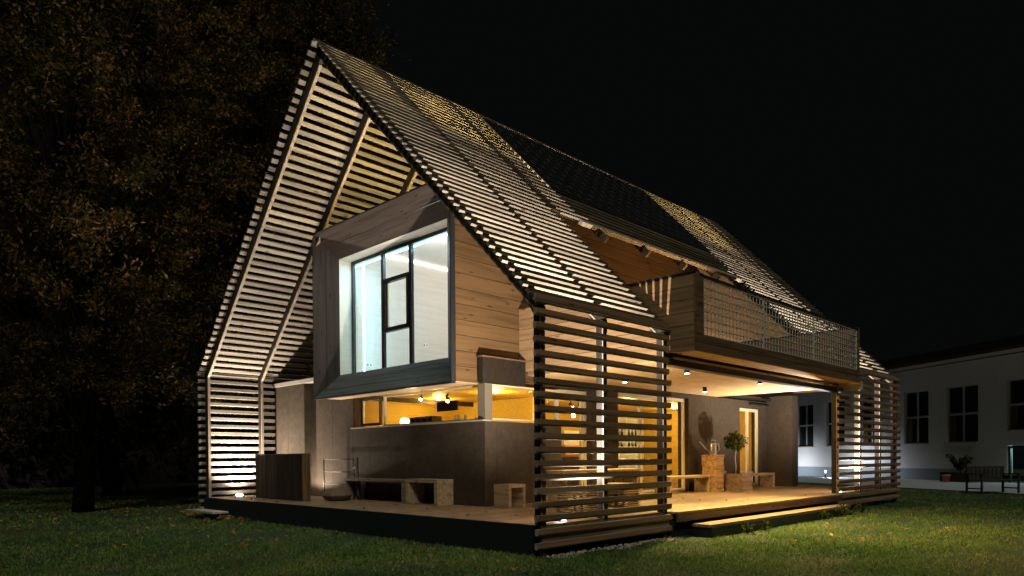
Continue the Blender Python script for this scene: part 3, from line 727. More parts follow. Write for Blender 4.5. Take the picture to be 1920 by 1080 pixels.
# ------------------------------------------------------------------ things in the ground floor rooms
def track_spot(x, y, z, lab, dirv=(.5, -.6, -.6), e=0):
    t = thing('track_spot', lab, 'spot light', (x, y, z), 0, 'black spot lights under the room ceiling')
    dv = Vector(dirv).normalized(); c = Vector((x, y, z))
    MB().tube([c + Vector((0, 0, .16)), c], .01, 6).build('stem', M['darkmetal'], t)
    MB().tube([c - dv * .05, c + dv * .07], .035, 12).build('head', M['darkmetal'], t)
    MB().tube([c + dv * .0705, c + dv * .074], .03, 12).build('lens', M['lens'], t)
track_spot(-5.0, 6.2, 2.12, 'black spot light seen through the slats, left of the group')
track_spot(-5.0, 6.72, 2.12, 'black tilted spot light seen through the slats, middle of the group', (.3, .6, -.6))
track_spot(-5.0, 7.05, 2.12, 'black spot light seen through the slats, right of the group', (.2, -.2, -.8))
track_spot(-6.0, 2.95, 2.15, 'black spot light seen through the long front window, left')
track_spot(-6.0, 3.7, 2.15, 'black spot light seen through the long front window above the screen')
pl = thing('pendant_lamp', 'bare glowing pendant bulb hanging in the kitchen behind the slats', 'pendant', (-5.0, 6.82, 1.86))
MB().tube([(-5, 6.82, 2.29), (-5, 6.82, 1.93)], .005, 6).build('cord', M['darkmetal'], pl)
MB().lathe([(.012, .07), (.03, .045), (.045, 0), (.03, -.035), (.01, -.045)], (-5, 6.82, 1.86), 14).build('bulb', M['bulb'], pl)
light('bulb_light', 'POINT', (-5, 6.82, 1.78), 50, (1.0, .70, .34), pl, shadow_soft_size=.06)
for (x, y, e) in ((-5.2, 4.4, 42), (-7.4, 4.6, 34), (-5.2, 9.4, 45), (-5.4, 12.0, 42)):
    t = thing('room_downlight', 'recessed warm downlight in the room ceiling, ' + {4.4: 'nearest to the corner pillar', 4.6: 'above the casement end of the front window', 9.4: 'over the dining table', 12.0: 'by the bottle shelf'}[y], 'downlight', (x, y, 2.28), 0, 'warm downlights in the ground floor rooms')
    MB().lathe([(.05, 2.296), (.05, 2.285), (.02, 2.28)], (x, y, 0), 16).build('lens', M['lens'], t)
    light('lamp_bulb', 'POINT', (x, y, 2.12), e, (1.0, .66, .17), t, shadow_soft_size=.1)
# counter along the front window
t = thing('window_counter', 'pale counter running along the inside of the long front window', 'counter', (-6, 2.9, 0))
b = MB(); b.box(-8.4, -3.6, 2.40, 2.95, 1.40, 1.45); b.build('worktop', M['ply'], t)
b = MB(); b.box(-8.4, -3.6, 2.42, 2.90, .02, 1.398); b.build('cabinet', M['kitchen_grey'], t)
t = thing('table_lamp', 'glowing round table lamp behind the left end of the long front window', 'lamp', (-6.15, 2.62, 1.45))
MB().lathe([(.05, 0), (.05, .02), (.012, .03), (.012, .09)], (-6.15, 2.62, 1.45), 14).build('foot', M['darkmetal'], t)
MB().lathe([(.02, .09), (.08, .12), (.1, .18), (.08, .24), (.02, .27)], (-6.15, 2.62, 1.45), 18).build('lamp_shade', emit('globe', (1, .82, .5), 5.0), t)
light('lamp_bulb', 'POINT', (-6.15, 2.85, 1.72), 9, (1.0, .8, .5), t, shadow_soft_size=.08)
t = thing('open_shelf_box', 'grey open shelf box standing on the counter behind the front window', 'shelf', (-5.6, 2.7, 1.45))
b = MB(); z0 = 1.451; x0, x1_ = -5.95, -5.2
b.box(x0, x1_, 2.60, 2.84, z0 + .24, z0 + .26); b.box(x0, x1_, 2.60, 2.84, z0, z0 + .02); b.box(x0, x1_, 2.83, 2.84, z0 + .02, z0 + .24)
for k in range(5): xx = x0 + (x1_ - x0 - .02) * k / 4; b.box(xx, xx + .02, 2.60, 2.83, z0 + .02, z0 + .24)
b.build('box', M['kitchen_grey'], t)
t = thing('wall_screen', 'flat black screen hanging on the yellow wall behind the front window', 'screen', (-7.2, 5.0, 1.9))
b = MB(); b.box(-6.75, -6.05, 4.0, 4.04, 1.93, 2.15); b.build('panel', M['screen'], t, .004)
b = MB(); b.box(-6.42, -6.38, 4.0, 4.03, 2.152, 2.299); b.build('bracket', M['darkmetal'], t)
for i, (x, y) in enumerate(((-4.55, 2.65), (-4.42, 2.62), (-4.3, 2.68))):
    o = MB().lathe([(.035, 0), (.038, .16), (.02, .2), (.018, .24)], (x, y, 1.45), 12).build('storage_jar', M[('white', 'galv', 'white')[i]])
    tag(o, 'jar on the counter near the corner pillar, ' + ('left, white', 'middle, grey metal', 'right, white')[i], 'jar', 'jars on the window counter')
def spray(name, x, y, z, h, label, nst=7, nl=40, mat='leaf_green', pot=None, spread=.5, cat='plant', leaf=.05):
    t = thing(name, label, cat, (x, y, z)); s = MB(); cs = []
    for i in range(nst):
        a = random.uniform(0, 6.28); l = h * random.uniform(.6, 1); sp = spread * random.uniform(.3, 1) * h
        p0 = Vector((x, y, z)); p2 = Vector((x + math.cos(a) * sp, y + math.sin(a) * sp, z + l)); p1 = p0.lerp(p2, .5) + Vector((0, 0, .12 * h))
        s.tube([p0, p1, p2], [.006, .004, .002], 5)
        for _ in range(nl):
            u = random.uniform(.25, 1.05); q = p0 * (1 - u) ** 2 + p1 * 2 * u * (1 - u) + p2 * u * u
            cs.append(q + Vector((random.gauss(0, .035), random.gauss(0, .035), random.gauss(0, .03))))
    s.build('stem', M['bark'], t)
    fast_mesh('foliage', leaf_quads(np.array(cs), leaf, rng), len(cs), 4, M[mat], t, (x, y, z))
    return t
spray('potted_herb', -5.95, 2.48, 1.45, .2, 'low herb plant on the counter by the left of the front window', 5, 8, leaf=.03)
spray('potted_herb', -3.75, 2.5, 1.45, .22, 'small herb plant on the counter by the corner pillar', 5, 8, leaf=.03)
# kitchen behind the slats
t = thing('kitchen_island', 'grey kitchen island with pale worktop behind the near slat screen', 'kitchen', (-4.6, 6.3, 0))
b = MB(); b.box(-5.2, -4.3, 4.6, 7.3, .02, .86); b.build('cabinet', M['kitchen_grey'], t)
b = MB(); b.box(-5.25, -4.25, 4.55, 7.35, .862, .90); b.build('worktop', M['ply'], t)
t = thing('tall_cupboard', 'orange tall cupboard against the back wall of the kitchen', 'cupboard', (-7.2, 9.4, 0))
b = MB(); b.box(-7.48, -7.0, 8.9, 10.4, .02, 1.2); b.build('carcass', M['orange'], t)
b = MB(); b.box(-6.998, -6.98, 8.95, 9.63, .1, 1.15); b.box(-6.998, -6.98, 9.65, 10.35, .1, 1.15); b.build('door', M['orange'], t)
b = MB(); b.box(-7.48, -7.05, 8.9, 10.4, 1.202, 1.62); b.build('shelf_unit', M['white'], t)
t = thing('wine_shelf', 'pale wall shelf unit behind the sliding glass door', 'shelf', (-7.3, 12.3, 0))
b = MB()
for z in (.78, 1.15, 1.50, 1.85): b.box(-7.49, -7.2, 11.2, 13.1, z, z + .03)
for y in (11.2, 12.15, 13.07): b.box(-7.49, -7.2, y, y + .03, .1, 2.1)
b.box(-7.495, -7.48, 11.2, 13.1, .1, 2.1); b.build('shelves', M['white'], t)
for zz, nn in ((1.18, 9), (1.53, 9)):
    for i in range(nn):
        y = 11.32 + i * .19; h = random.uniform(.2, .28)
        o = MB().lathe([(.036, 0), (.038, h * .6), (.014, h * .8), (.014, h)], (-7.33, y, zz), 8).build('bottle', M['bottle'])
        tag(o, 'dark bottle on the %s shelf of the pale wall unit' % ('lower' if zz < 1.4 else 'upper'), 'bottle', 'bottles on the %s shelf' % ('lower' if zz < 1.4 else 'upper'))
t = thing('dining_table', 'pale dining table behind the sliding glass door', 'table', (-4.9, 9.0, 0))
b = MB(); b.box(-5.4, -4.5, 8.0, 10.2, .71, .75); b.build('table_top', M['white'], t)
for x in (-5.35, -4.6):
    for y in (8.06, 10.08): b = MB(); b.box(x, x + .06, y, y + .06, .02, .708); b.build('leg', M['ply'], t)
o = MB(); o.box(-5.2, -4.8, 8.6, 9.6, .751, .756); tag(o.build('table_runner', M['blue']), 'blue cloth lying on the pale dining table', 'cloth')
for (x, y) in ((-4.62, 8.4), (-4.7, 8.7), (-4.65, 9.1), (-4.6, 9.5)):
    o = MB().lathe([(.05, 0), (.09, .05), (.088, .05), (.04, .01)], (x, y, .751), 14).build('bowl', M['white'])
    tag(o, 'small white bowl in the row along the edge of the dining table', 'bowl', 'white bowls on the dining table')

# ------------------------------------------------------------------ things on the deck
def bench(name, x0, x1_, y0, y1, h, axis, mat, label, legs, th=.05, lt=.10, group=None):
    t = thing(name, label, 'bench', ((x0 + x1_) / 2, (y0 + y1) / 2, 0), 0, group)
    b = MB(); m_ = (y0 + y1) / 2 if axis == 'x' else (x0 + x1_) / 2
    if axis == 'x': b.box(x0, x1_, y0, m_ - .002, h - th, h); b.box(x0, x1_, m_ + .002, y1, h - th, h)
    else: b.box(x0, m_ - .002, y0, y1, h - th, h); b.box(m_ + .002, x1_, y0, y1, h - th, h)
    b.build('seat', mat, t, .004)
    for l in legs:
        b = MB()
        if axis == 'x': b.box(l, l + lt, y0 + .003, y1 - .003, 0.001, h - th - .001)
        else: b.box(x0 + .003, x1_ - .003, l, l + lt, 0.001, h - th - .001)
        b.build('leg', mat, t, .004)
    return t
bench('wooden_bench', -6.95, -4.86, 1.62, 1.98, .45, 'x', M['oldwood'], 'long dark wooden bench behind the round stone, against the grey wall', (-6.95, -4.96), group='wooden benches with slab legs')
bench('wooden_bench', -4.80, -3.86, 1.60, 1.98, .47, 'x', M['bench'], 'short wooden bench with two slab legs left of the wall corner', (-4.80, -3.96), .06, group='wooden benches with slab legs')
bench('wooden_stool', -2.83, -2.47, 2.00, 2.42, .40, 'y', M['bench'], 'small square wooden stool with slab legs at the wall corner', (2.00, 2.35), .06, .07)
bench('wooden_bench', -2.98, -2.58, 7.20, 9.02, .41, 'y', M['bench_y'], 'pale wooden bench left of the tall timber planter', (7.20, 8.92), .06, .10, group='wooden benches with slab legs')
bench('wooden_bench', -2.96, -2.58, 10.55, 12.5, .39, 'y', M['bench_y'], 'pale wooden bench right of the little bay tree', (10.55, 12.40), .06, .10, group='wooden benches with slab legs')
# round stone
t = MB().lathe([(.14, 0), (.25, .03), (.325, .11), (.30, .16), (.23, .235), (.20, .25), (.02, .255)], (-6.8, 1.36, 0), 7)
t.sm = [False] * len(t.sm); o = t.build('faceted_stone', M['stone'], None, .02); tag(o, 'low faceted brown stone pouf on the deck before the long bench', 'stone')
# dark board partition
t = thing('board_partition', 'waist high dark partition of vertical boards at the left of the front deck', 'partition', (-8.15, .83, 0))
b = MB(); n_ = 17
for i in range(n_): b.box(-9.2 + 2.06 * i / n_ + .003, -9.2 + 2.06 * (i + 1) / n_ - .003, .76 + random.uniform(-.005, .005), .79, .005, .955)
b.build('front_boards', M['bin_boards'], t)
b = MB(); b.box(-7.138, -7.10, .755, .93, .005, .955); b.build('end_board', M['bin_end'], t)
b = MB(); b.box(-9.2, -7.14, .90, .925, .005, .955); b.build('back_panel', M['bin_end'], t)
b = MB(); b.box(-9.21, -7.09, .75, .935, .957, .975); b.build('lid', M['bin_end'], t)
# rail
t = thing('steel_railing', 'thin steel railing between the dark partition and the long bench', 'railing', (-7.0, 1.45, 0))
for z in (.85, .58, .31): MB().tube([(-7.95, 1.75, z), (-6.78, 1.75, z)], .009, 6).build('rail', M['darkmetal'], t)
MB().tube([(-7.95, 1.75, 0), (-7.95, 1.75, .86)], .013, 8).build('post', M['darkmetal'], t)
MB().tube([(-6.78, 1.75, .86), (-6.76, 1.75, .5), (-6.78, 1.75, 0)], .012, 8).build('post', M['darkmetal'], t)
MB().tube([(-6.64, 1.76, .88), (-6.64, 1.76, .14), (-6.54, 1.76, .02)], .022, 8).build('stanchion', M['darkmetal'], t)
MB().tube([(-6.64, 1.76, .70), (-6.71, 1.75, .72), (-6.77, 1.75, .64)], .012, 6).build('latch', M['darkmetal'], t)
# timber planters
def log_planter(x0, x1_, y0, y1, h, rows, mat, label, topped):
    t = thing('timber_planter', label, 'planter', ((x0 + x1_) / 2, (y0 + y1) / 2, 0)); b = MB()
    for r_ in range(rows):
        za, zb = h * r_ / rows, h * (r_ + 1) / rows - .004; j = random.uniform(-.006, .006); q = .06
        if r_ % 2: b.box(x0 + j, x1_ + j, y0 + j, y0 + q, za, zb); b.box(x0 + j, x1_ + j, y1 - q, y1 + j, za, zb); b.box(x0 + .003, x0 + q, y0 + q, y1 - q, za, zb); b.box(x1_ - q, x1_ - .003, y0 + q, y1 - q, za, zb)
        else: b.box(x0 + j, x0 + q, y0 + j, y1 + j, za, zb); b.box(x1_ - q, x1_ + j, y0 + j, y1 + j, za, zb); b.box(x0 + q, x1_ - q, y0 + .003, y0 + q, za, zb); b.box(x0 + q, x1_ - q, y1 - q, y1 - .003, za, zb)
    b.build('timbers', mat, t, .004)
    if topped:
        b = MB(); b.box(x0 - .012, x1_ + .012, y0 - .012, y1 + .012, h, h + .05); b.build('lid', mat, t, .005)
    else:
        b = MB(); b.box(x0 + .06, x1_ - .06, y0 + .06, y1 - .06, h - .08, h - .03); b.build('soil', M['soil'], t)
    return t
log_planter(-2.84, -2.46, 9.05, 9.42, .84, 8, M['planter_wood'], 'tall square timber planter box with the watering can on it', True)
log_planter(-2.72, -2.12, 9.66, 10.2, .42, 4, M['planter_grey'], 'low square timber planter holding the little bay tree', False)
# watering can
cx, cy, cz = -2.62, 9.2, .891
t = thing('watering_can', 'slim zinc watering can on top of the tall timber planter', 'watering can', (cx, cy, cz))
MB().lathe([(.07, 0), (.072, .01), (.072, .25), (.066, .27), (.05, .272)], (cx, cy, cz), 20).build('body', M['zinc'], t)
sd_ = Vector((-.45, -.9, 0)).normalized()*-1
sd_ = Vector((-.72, -.69, 0)).normalized()
c = Vector((cx, cy, cz))
MB().tube([c + sd_ * .068 + Vector((0, 0, .03)), c + sd_ * .17 + Vector((0, 0, .13)), c + sd_ * .30 + Vector((0, 0, .29)), c + sd_ * .33 + Vector((0, 0, .31))], [.014, .011, .009, .013], 10).build('spout', M['zinc'], t)
MB().tube([c - sd_ * .07 + Vector((0, 0, .05)), c - sd_ * .14 + Vector((0, 0, .12)), c - sd_ * .13 + Vector((0, 0, .25)), c - sd_ * .068 + Vector((0, 0, .26))], .008, 8).build('handle', M['zinc'], t)
MB().tube([c + sd_ * .05 + Vector((0, 0, .27)), c + sd_ * .05 + Vector((0, 0, .35)), c - sd_ * .05 + Vector((0, 0, .35)), c - sd_ * .05 + Vector((0, 0, .27))], .007, 8).build('handle', M['zinc'], t)
# bay tree
bx, by = -2.42, 9.93
t = thing('bay_tree', 'little ball headed bay tree standing in the low timber planter', 'tree', (bx, by, .35))
MB().tube([(bx, by, .36), (bx + .01, by, .6), (bx - .012, by, .8), (bx + .008, by, .98), (bx, by, 1.12)], [.014, .013, .012, .011, .009], 8).build('trunk', M['galv'], t)
cc = rng.normal(size=(900, 3)); cc /= np.linalg.norm(cc, axis=1)[:, None]; cc *= (rng.random(900) ** .35)[:, None] * np.array([.27, .27, .235]); cc *= (1 + .12 * np.sin(cc[:, :1] * 30)); cc += np.array([bx, by, 1.22])
fast_mesh('crown', leaf_quads(cc, .042, rng), 900, 4, M['leaf_bay'], t, (bx, by, .35))
for (x, y, r_) in ((-2.62, 9.78, .03),):
    o = MB().lathe([(.022, 0), (.03, .05), (.028, .09), (.024, .09)], (x, y, .40), 12).build('tea_light_glass', M['galv']); tag(o, 'tiny shiny tea light glass on the low timber planter', 'glass')
# candles / lanterns behind the right glass door
for i, y in enumerate((11.75, 12.02)):
    o = MB().lathe([(.05, 0), (.055, .1), (.05, .2), (.045, .2)], (-3.42, y, .42), 14).build('lantern_glass', emit('lantern_%d' % i, (.9, .95, 1), 1.4)); tag(o, ('left', 'right')[i] + ' white glass lantern behind the narrow glass door', 'lantern', 'white lanterns behind the door')
b = MB(); b.box(-3.62, -3.30, 11.6, 12.7, .02, .418); tag(b.build('low_cabinet', M['white']), 'low white cabinet behind the narrow glass door', 'cabinet')
# slatted seats behind the near screen
def slat_seat(x0, x1_, y0, y1, h, label):
    t = thing('slatted_seat', label, 'seat', ((x0 + x1_) / 2, (y0 + y1) / 2, 0), 0, 'slatted seats behind the near screen'); b = MB()
    k = int(h / .035)
    for i in range(k):
        if i == k // 2: continue
        z = h * i / k + .01; s = .05 * (1 - i / k)
        b.box(x0 + s, x1_ - s, y0 + s, y0 + s + .03, z, z + .02); b.box(x0 + s, x1_ - s, y1 - s - .03, y1 - s, z, z + .02)
        b.box(x0 + s, x0 + s + .03, y0 + s + .031, y1 - s - .031, z, z + .02); b.box(x1_ - s - .03, x1_ - s, y0 + s + .031, y1 - s - .031, z, z + .02)
    b.build('slats', M['bench_y'], t)
    for xx in (x0 + .06, x1_ - .10):
        for yy in (y0 + .085, y1 - .125): b = MB(); b.box(xx, xx + .04, yy, yy + .04, .001, h); b.build('leg', M['brown_fascia'], t)
    b = MB(); b.box(x0, x1_, y0, y1, h + .002, h + .03); b.build('seat_top', M['bench_y'], t, .004)
slat_seat(-1.75, -1.15, 3.45, 4.05, .36, 'slatted wooden seat behind the near screen, right of the grey post')
slat_seat(-1.40, -.80, 1.85, 2.45, .30, 'slatted wooden seat behind the near screen, left of the grey post')
bench('wooden_table', -2.7, -2.1, 3.0, 5.4, .62, 'y', M['bench_y'], 'low pale wooden terrace table behind the near slat screen', (3.05, 5.25), .04, .06)
# small trough in front of the low wall end
t = thing('stone_marker', 'small slanted pale wedge beside the square stool', 'block', (-2.15, 2.3, 0))
b = MB(); b.hexa([(-2.30, 2.42, 0), (-2.10, 2.42, 0), (-2.10, 2.62, 0), (-2.30, 2.62, 0), (-2.26, 2.45, .36), (-2.14, 2.45, .36), (-2.14, 2.60, .36), (-2.26, 2.60, .36)]); b.build('body', M['bench'], t, .004)

# plants about the house
for i, (x, y, h, lb) in enumerate(((.62, 4.3, .20, 'low leafy plant at the near end of the timber step'), (.60, 4.95, .17, 'low leafy plant, second along the timber step'), (.60, 7.6, .16, 'small plant halfway along the timber step'),
                                (.58, 8.5, .24, 'bushy plant near the far end of the timber step'), (.58, 8.95, .26, 'tallest bushy plant by the far end of the step'), (.5, 9.9, .2, 'small plant below the rear slat screen'))):
    spray('low_plant', x, y, G, h, lb, 8, 9, 'leaf_green', leaf=.035, spread=.7)['group'] = 'low plants along the step'
spray('fern', -9.15, 2.2, 2.71, .45, 'dark plant growing on top of the grey wall left of the bay', 10, 16, leaf=.05, spread=.8)

# ------------------------------------------------------------------ white hall behind
hd = Vector((-.836, .549, 0)); hn = Vector((.549, .836, 0)); H0 = Vector((-5.4, 33.5, 0))   # hd runs to the left, hn points away from the viewer
hall = thing('white_hall', 'long white rendered hall with tall dark windows behind the wooden house', 'building', tuple(H0 + hn * 4 + Vector((0, 0, G))))
def hb(mb, s0, s1, d0, d1, z0, z1):
    """box in hall axes: s along the facade, d in front(-)/behind(+) of it"""
    p = []
    for s in (s0, s1):
        for d_, z in ((d0, z0), (d1, z0), (d1, z1), (d0, z1)): v = H0 + hd * s + hn * d_; p.append((v.x, v.y, z))
    mb.hexa(p); return mb
WT = 5.08
WINS = [(1.35, 2.9), (-1.80, -.25), (-4.58, -2.86), (-7.8, -6.0), (4.2, 5.8), (7.0, 8.6)]
b = MB(); edges = sorted(WINS); s = -16.0
for a, c_ in edges:
    hb(b, s, a, 0, .3, -.0, WT); hb(b, a, c_, 0, .3, 4.02, WT)
    if (a, c_) != (-7.8, -6.0): hb(b, a, c_, 0, .3, 0, 1.40)
    else: hb(b, a, c_, 0, .3, 1.22, 1.86)
    s = c_
hb(b, s, 22, 0, .3, 0, WT); hb(b, -16, 22, 9, 9.3, 0, WT)
b.build('wall', M['plaster'], hall)
b = MB(); hb(b, -5.86, 22, -.03, -.002, G, .18); hb(b, -16, -8.2, -.03, -.002, G, .18); b.build('plinth', M['plinth'], hall)
b = MB(); hb(b, -16.4, 22.4, -.5, 9.8, WT + .002, WT + .28); b.build('roof', M['rafter'], hall)
b = MB(); hb(b, -16.4, 22.4, -.56, -.505, WT - .02, WT + .12); b.build('gutter', M['capmetal'], hall)
b = MB(); hb(b, -16.2, 22.2, 2.0, 8, WT + .285, WT + 1.1); b.build('roof', M['rafter'], hall)
for a, c_ in WINS:
    z0, z1 = 1.41, 4.01
    if (a, c_) == (-7.8, -6.0): z0 = 1.87
    f_ = MB(); m_ = (a + c_) / 2; zm = (z0 + z1) / 2
    for s0, s1 in ((a, a + .06), (c_ - .06, c_), (m_ - .05, m_ + .05)): hb(f_, s0, s1, .10, .18, z0, z1)
    for q0, q1 in ((z0, z0 + .06), (z1 - .06, z1), (zm - .05, zm + .05)): hb(f_, a + .06, m_ - .05, .101, .179, q0, q1); hb(f_, m_ + .05, c_ - .06, .101, .179, q0, q1)
    f_o = f_.build('window', M['hallframe'], hall)
    q = MB(); hb(q, a + .05, c_ - .05, .135, .145, z0 + .05, z1 - .05); q.build('pane', M['darkglass'] , f_o)
    q = MB(); hb(q, a, c_, -.08, .09, z0 - .05, z0 - .002); q.build('sill', M['capmetal'], f_o)
    if c_ < 3:
        q = MB()
        for i in range(6): hb(q, c_ - .08 - i * .055 - .04, c_ - .08 - i * .055, .11 + (i % 2) * .012, .125 + (i % 2) * .012, z0 + .07, zm - .06 if i else z1 - .07)
        q.build('curtain', M['curtain'], f_o)
b = MB(); hb(b, -7.8, -7.7, .08, .16, G, 1.2); hb(b, -6.1, -6.0, .08, .16, G, 1.2); hb(b, -7.7, -6.1, .08, .16, 1.1, 1.2); hb(b, -6.93, -6.87, .08, .16, G, 1.1)
do = b.build('glass_entrance', M['darkmetal'], hall)
b = MB(); hb(b, -7.7, -6.1, .11, .12, G, 1.1); b.build('pane', M['glass'], do)
b = MB(); hb(b, -9, -4.6, 2.5, 2.55, G, 2.6); b.build('inner_wall', M['white'], hall)
light('entrance_light', 'POINT', tuple(H0 + hd * -6.6 + hn * 1.3 + Vector((0, 0, 1.0))), 45, (.55, .95, 1.0), hall, shadow_soft_size=.2)
# gravel path before the hall
b = MB(); p = []
for s, d_ in ((-18, -7.2), (24, -7.2), (24, -.01), (-18, -.01)): v = H0 + hd * s + hn * d_; p.append((v.x, v.y, G + .03))
b.add(p, [(0, 1, 2, 3)]); structure(b.build('gravel_path', M['paving']))
# bollard lamps in front of the hall
for i, (s, lb) in enumerate(((2.6, 'low bollard lamp by the white hall, hidden behind the rear screen'), (8.0, 'low bollard lamp by the white hall, behind the terrace opening'), (-4.0, 'low bollard lamp before the hall, hidden by the bench plants'))):
    v = H0 + hd * s - hn * 2.4
    if i == 2: continue
    t = thing('bollard_lamp', lb, 'bollard', (v.x, v.y, G), 0, 'bollard lamps before the hall')
    MB().lathe([(.05, 0), (.05, .35)], (v.x, v.y, G), 12).build('post', M['darkmetal'], t)
    MB().lathe([(.052, .352), (.052, .45)], (v.x, v.y, G), 12).build('lens', emit('bollard_lens_%d' % i, (.75, .9, 1), 3), t)
    MB().lathe([(.07, .452), (.07, .475)], (v.x, v.y, G), 12).build('cap', M['darkmetal'], t)
    light('bulb', 'SPOT', (v.x, v.y, .10), 300, (.80, .89, 1.0), t, aim=hn + Vector((0, 0, -.42)), spot_size=R(150), spot_blend=.9, shadow_soft_size=.12)
# planter with plants, pot and bench at the right edge
pv_ = H0 + hd * -4.55 - hn * .9
t = spray('potted_shrub', pv_.x, pv_.y, .05, .75, 'dark shrub in a trough before the white hall', 16, 60, leaf=.07, spread=.8)
b = MB(); hb(b, -5.3, -3.7, -1.15, -.7, G + .03, .06); b.build('trough', M['rafter'], t)
v = H0 + hd * -4.4 - hn * 1.5
o = MB().lathe([(.12, 0), (.17, .28), (.19, .28), (.19, .32), (.16, .32)], (v.x, v.y, G + .03), 16).build('flower_pot', M['terracotta']); tag(o, 'small orange terracotta pot before the dark trough', 'flower pot')
def garden_bench(x, y, rz, label):
    t = thing('garden_bench', label, 'bench', (x, y, G), rz, 'dark garden seats by the lawn edge')
    base = Vector((x, y, G)); 
    def loc(mb, nm, mat):
        mb.v = [tuple(Vector(q) + base) for q in mb.v]; return mb.build(nm, mat, t)
    q = MB()
    for i in range(4): q.box(-.75, .75, -.25 + i * .125, -.145 + i * .125, .43, .455)
    loc(q, 'seat', M['rafter'])
    q = MB()
    for i in range(9): q.box(-.70 + i * .165, -.64 + i * .165, .262, .285, .50, .80)
    q.box(-.75, .75, .255, .295, .80, .87); q.box(-.75, .75, .258, .29, .46, .50); loc(q, 'backrest', M['rafter'])
    for sx in (-.75, .70):
        for yy, h in ((-.27, .62), (.25, .86)): q = MB(); q.box(sx, sx + .05, yy, yy + .05, 0, h); loc(q, 'leg', M['rafter'])
        q = MB(); q.box(sx - .01, sx + .06, -.30, .25, .622, .65); loc(q, 'armrest', M['rafter'])
        q = MB(); q.box(sx + .01, sx + .04, -.22, .25, .16, .20); loc(q, 'stretcher', M['rafter'])
garden_bench(.95, 20.3, R(60), 'dark garden bench on the lawn edge at the right, nearest the shrub trough')
garden_bench(3.1, 20.6, R(40), 'dark garden bench cut off by the right edge of the view')

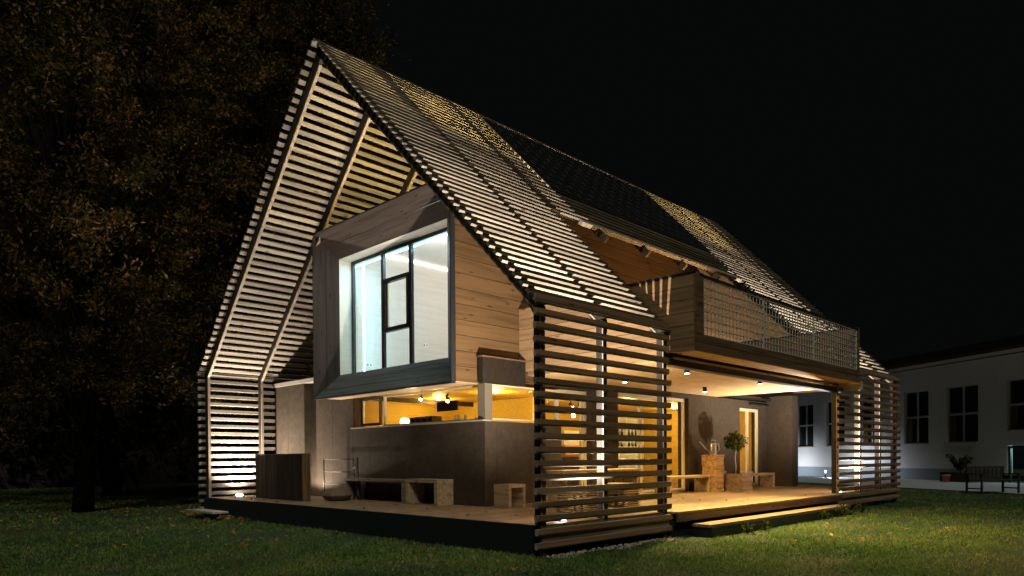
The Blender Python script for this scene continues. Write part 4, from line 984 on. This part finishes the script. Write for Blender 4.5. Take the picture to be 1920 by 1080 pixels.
# ------------------------------------------------------------------ trees
def tree(x, y, h, cr_, label, nclump, per, lean=(0, 0), crown_z0=.22, leafsize=.062, mat='leaf_tree', seed=0, trunk_r=.28, stretch=1.0):
    r_ = np.random.default_rng(seed); rr = random.Random(seed)
    t = thing('tree', label, 'tree', (x, y, G), 0, 'autumn trees beside the house')
    s = MB(); base = Vector((x, y, G)); top = base + Vector((lean[0], lean[1], h * .8))
    trunk = [base - Vector((0, 0, .1)), base.lerp(top, .3) + Vector((rr.gauss(0, .2), rr.gauss(0, .2), 0)), base.lerp(top, .6) + Vector((rr.gauss(0, .25), rr.gauss(0, .25), 0)), top]
    s.tube(trunk, [trunk_r * 1.25, trunk_r * .85, trunk_r * .5, trunk_r * .12], 10)
    cen = []
    for i in range(nclump):
        u = r_.random(); a = r_.uniform(0, 2 * math.pi); zf = crown_z0 + (1 - crown_z0) * (u ** .8)
        rad = cr_ * math.sin(math.pi * (0.12 + 0.80 * (zf - crown_z0) / (1 - crown_z0))) ** .6 * r_.uniform(.35, 1.0)
        c_ = Vector((x + lean[0] * zf + rad * math.cos(a) * stretch, y + lean[1] * zf + rad * math.sin(a), G + h * zf + r_.normal() * .3))
        cen.append(c_)
        if i % 8 == 0:
            f0 = max(.12, min(.95, zf * .75 - .08)); k_ = f0 * 3 / 1.0; i0 = min(2, int(f0 * 3)); q = trunk[i0].lerp(trunk[i0 + 1], f0 * 3 - i0)
            mid_ = q.lerp(c_, .5) + Vector((rr.gauss(0, .3), rr.gauss(0, .3), .35 + rr.gauss(0, .2)))
            s.tube([q, q.lerp(mid_, .5) + Vector((rr.gauss(0, .08), 0, 0)), mid_, c_], [.045, .03, .018, .006], 6)
    s.build('trunk', M['bark'], t)
    pts = []
    for c_ in cen:
        k_ = int(per * r_.uniform(.4, 1.6)); sp = r_.uniform(.28, .62)
        # sprays: leaves hang along a few drooping twigs
        for _ in range(5):
            d_ = r_.normal(size=3); d_[2] = d_[2] * .5 - .25; d_ /= np.linalg.norm(d_); ln = sp * r_.uniform(.8, 1.9)
            m2 = k_ // 5; u = r_.random(m2)[:, None]
            pts.append(np.array(c_) + d_ * ln * u + r_.normal(size=(m2, 3)) * .10)
    pts = np.concatenate(pts); q = leaf_quads(pts, leafsize, r_)
    fast_mesh('crown', q, len(pts), 4, M[mat], t, (x, y, G))
tree(-13.6, -1.6, 16.5, 4.6, 'large autumn tree with a forked trunk at the far left', 760, 170, (-.5, 0), .16, seed=1, trunk_r=.20)
tree(-14.4, 3.6, 17.5, 4.4, 'tall autumn tree close to the left side of the roof', 740, 170, (.3, -.3), .13, seed=2, trunk_r=.2)
tree(-18.5, 7.5, 18.0, 4.6, 'dark tree behind the roof ridge', 380, 130, (0, 0), .2, seed=3, mat='leaf_green')
tree(-20.0, -4.5, 15.0, 4.8, 'broad tree standing behind the leftmost tree', 500, 130, (0, 0), .12, seed=4)
tree(-22.0, 1.5, 16.0, 5.0, 'farthest autumn tree in the gap between the front trees', 500, 130, (0, 0), .1, seed=5)
# far hedge, added to cover the moonlit lawn and keep the left dark
n_ = 30000; yy = rng.uniform(-34, 34, n_); hc = np.stack([-33 + rng.normal(0, .8, n_) + np.sin(yy * .7) * .5 , yy, G + 5.2 * rng.random(n_) ** .8 * (1 + .2 * np.sin(yy * .5) + .12 * np.sin(yy * 1.9))], 1)
hg = thing('hedge', 'long near-black hedge added as a dark backdrop behind the left hand trees', 'hedge', (-33, 0, G))
fast_mesh('foliage', leaf_quads(hc, .22, rng), n_, 4, M['leaf_hedge'], hg, (-33, 0, G))
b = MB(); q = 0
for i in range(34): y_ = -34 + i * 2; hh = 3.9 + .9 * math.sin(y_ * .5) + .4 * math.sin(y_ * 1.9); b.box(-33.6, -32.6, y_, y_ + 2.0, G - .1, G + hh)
b.build('dark_core', M['soil'], hg)  # solid dark core, added so no lit lawn shows through the leaves
# white garden stakes in the dark at the left
for i, (x, y, h, lb) in enumerate(((-23.0, 2.3, .75, 'thin pale stake in the dark lawn left of the deck'), )):
    MBx = MB().tube([(x, y, G), (x + .03, y, G + h)], [.035, .03], 8).build('garden_stake', M['capmetal']); tag(MBx, lb, 'stake')
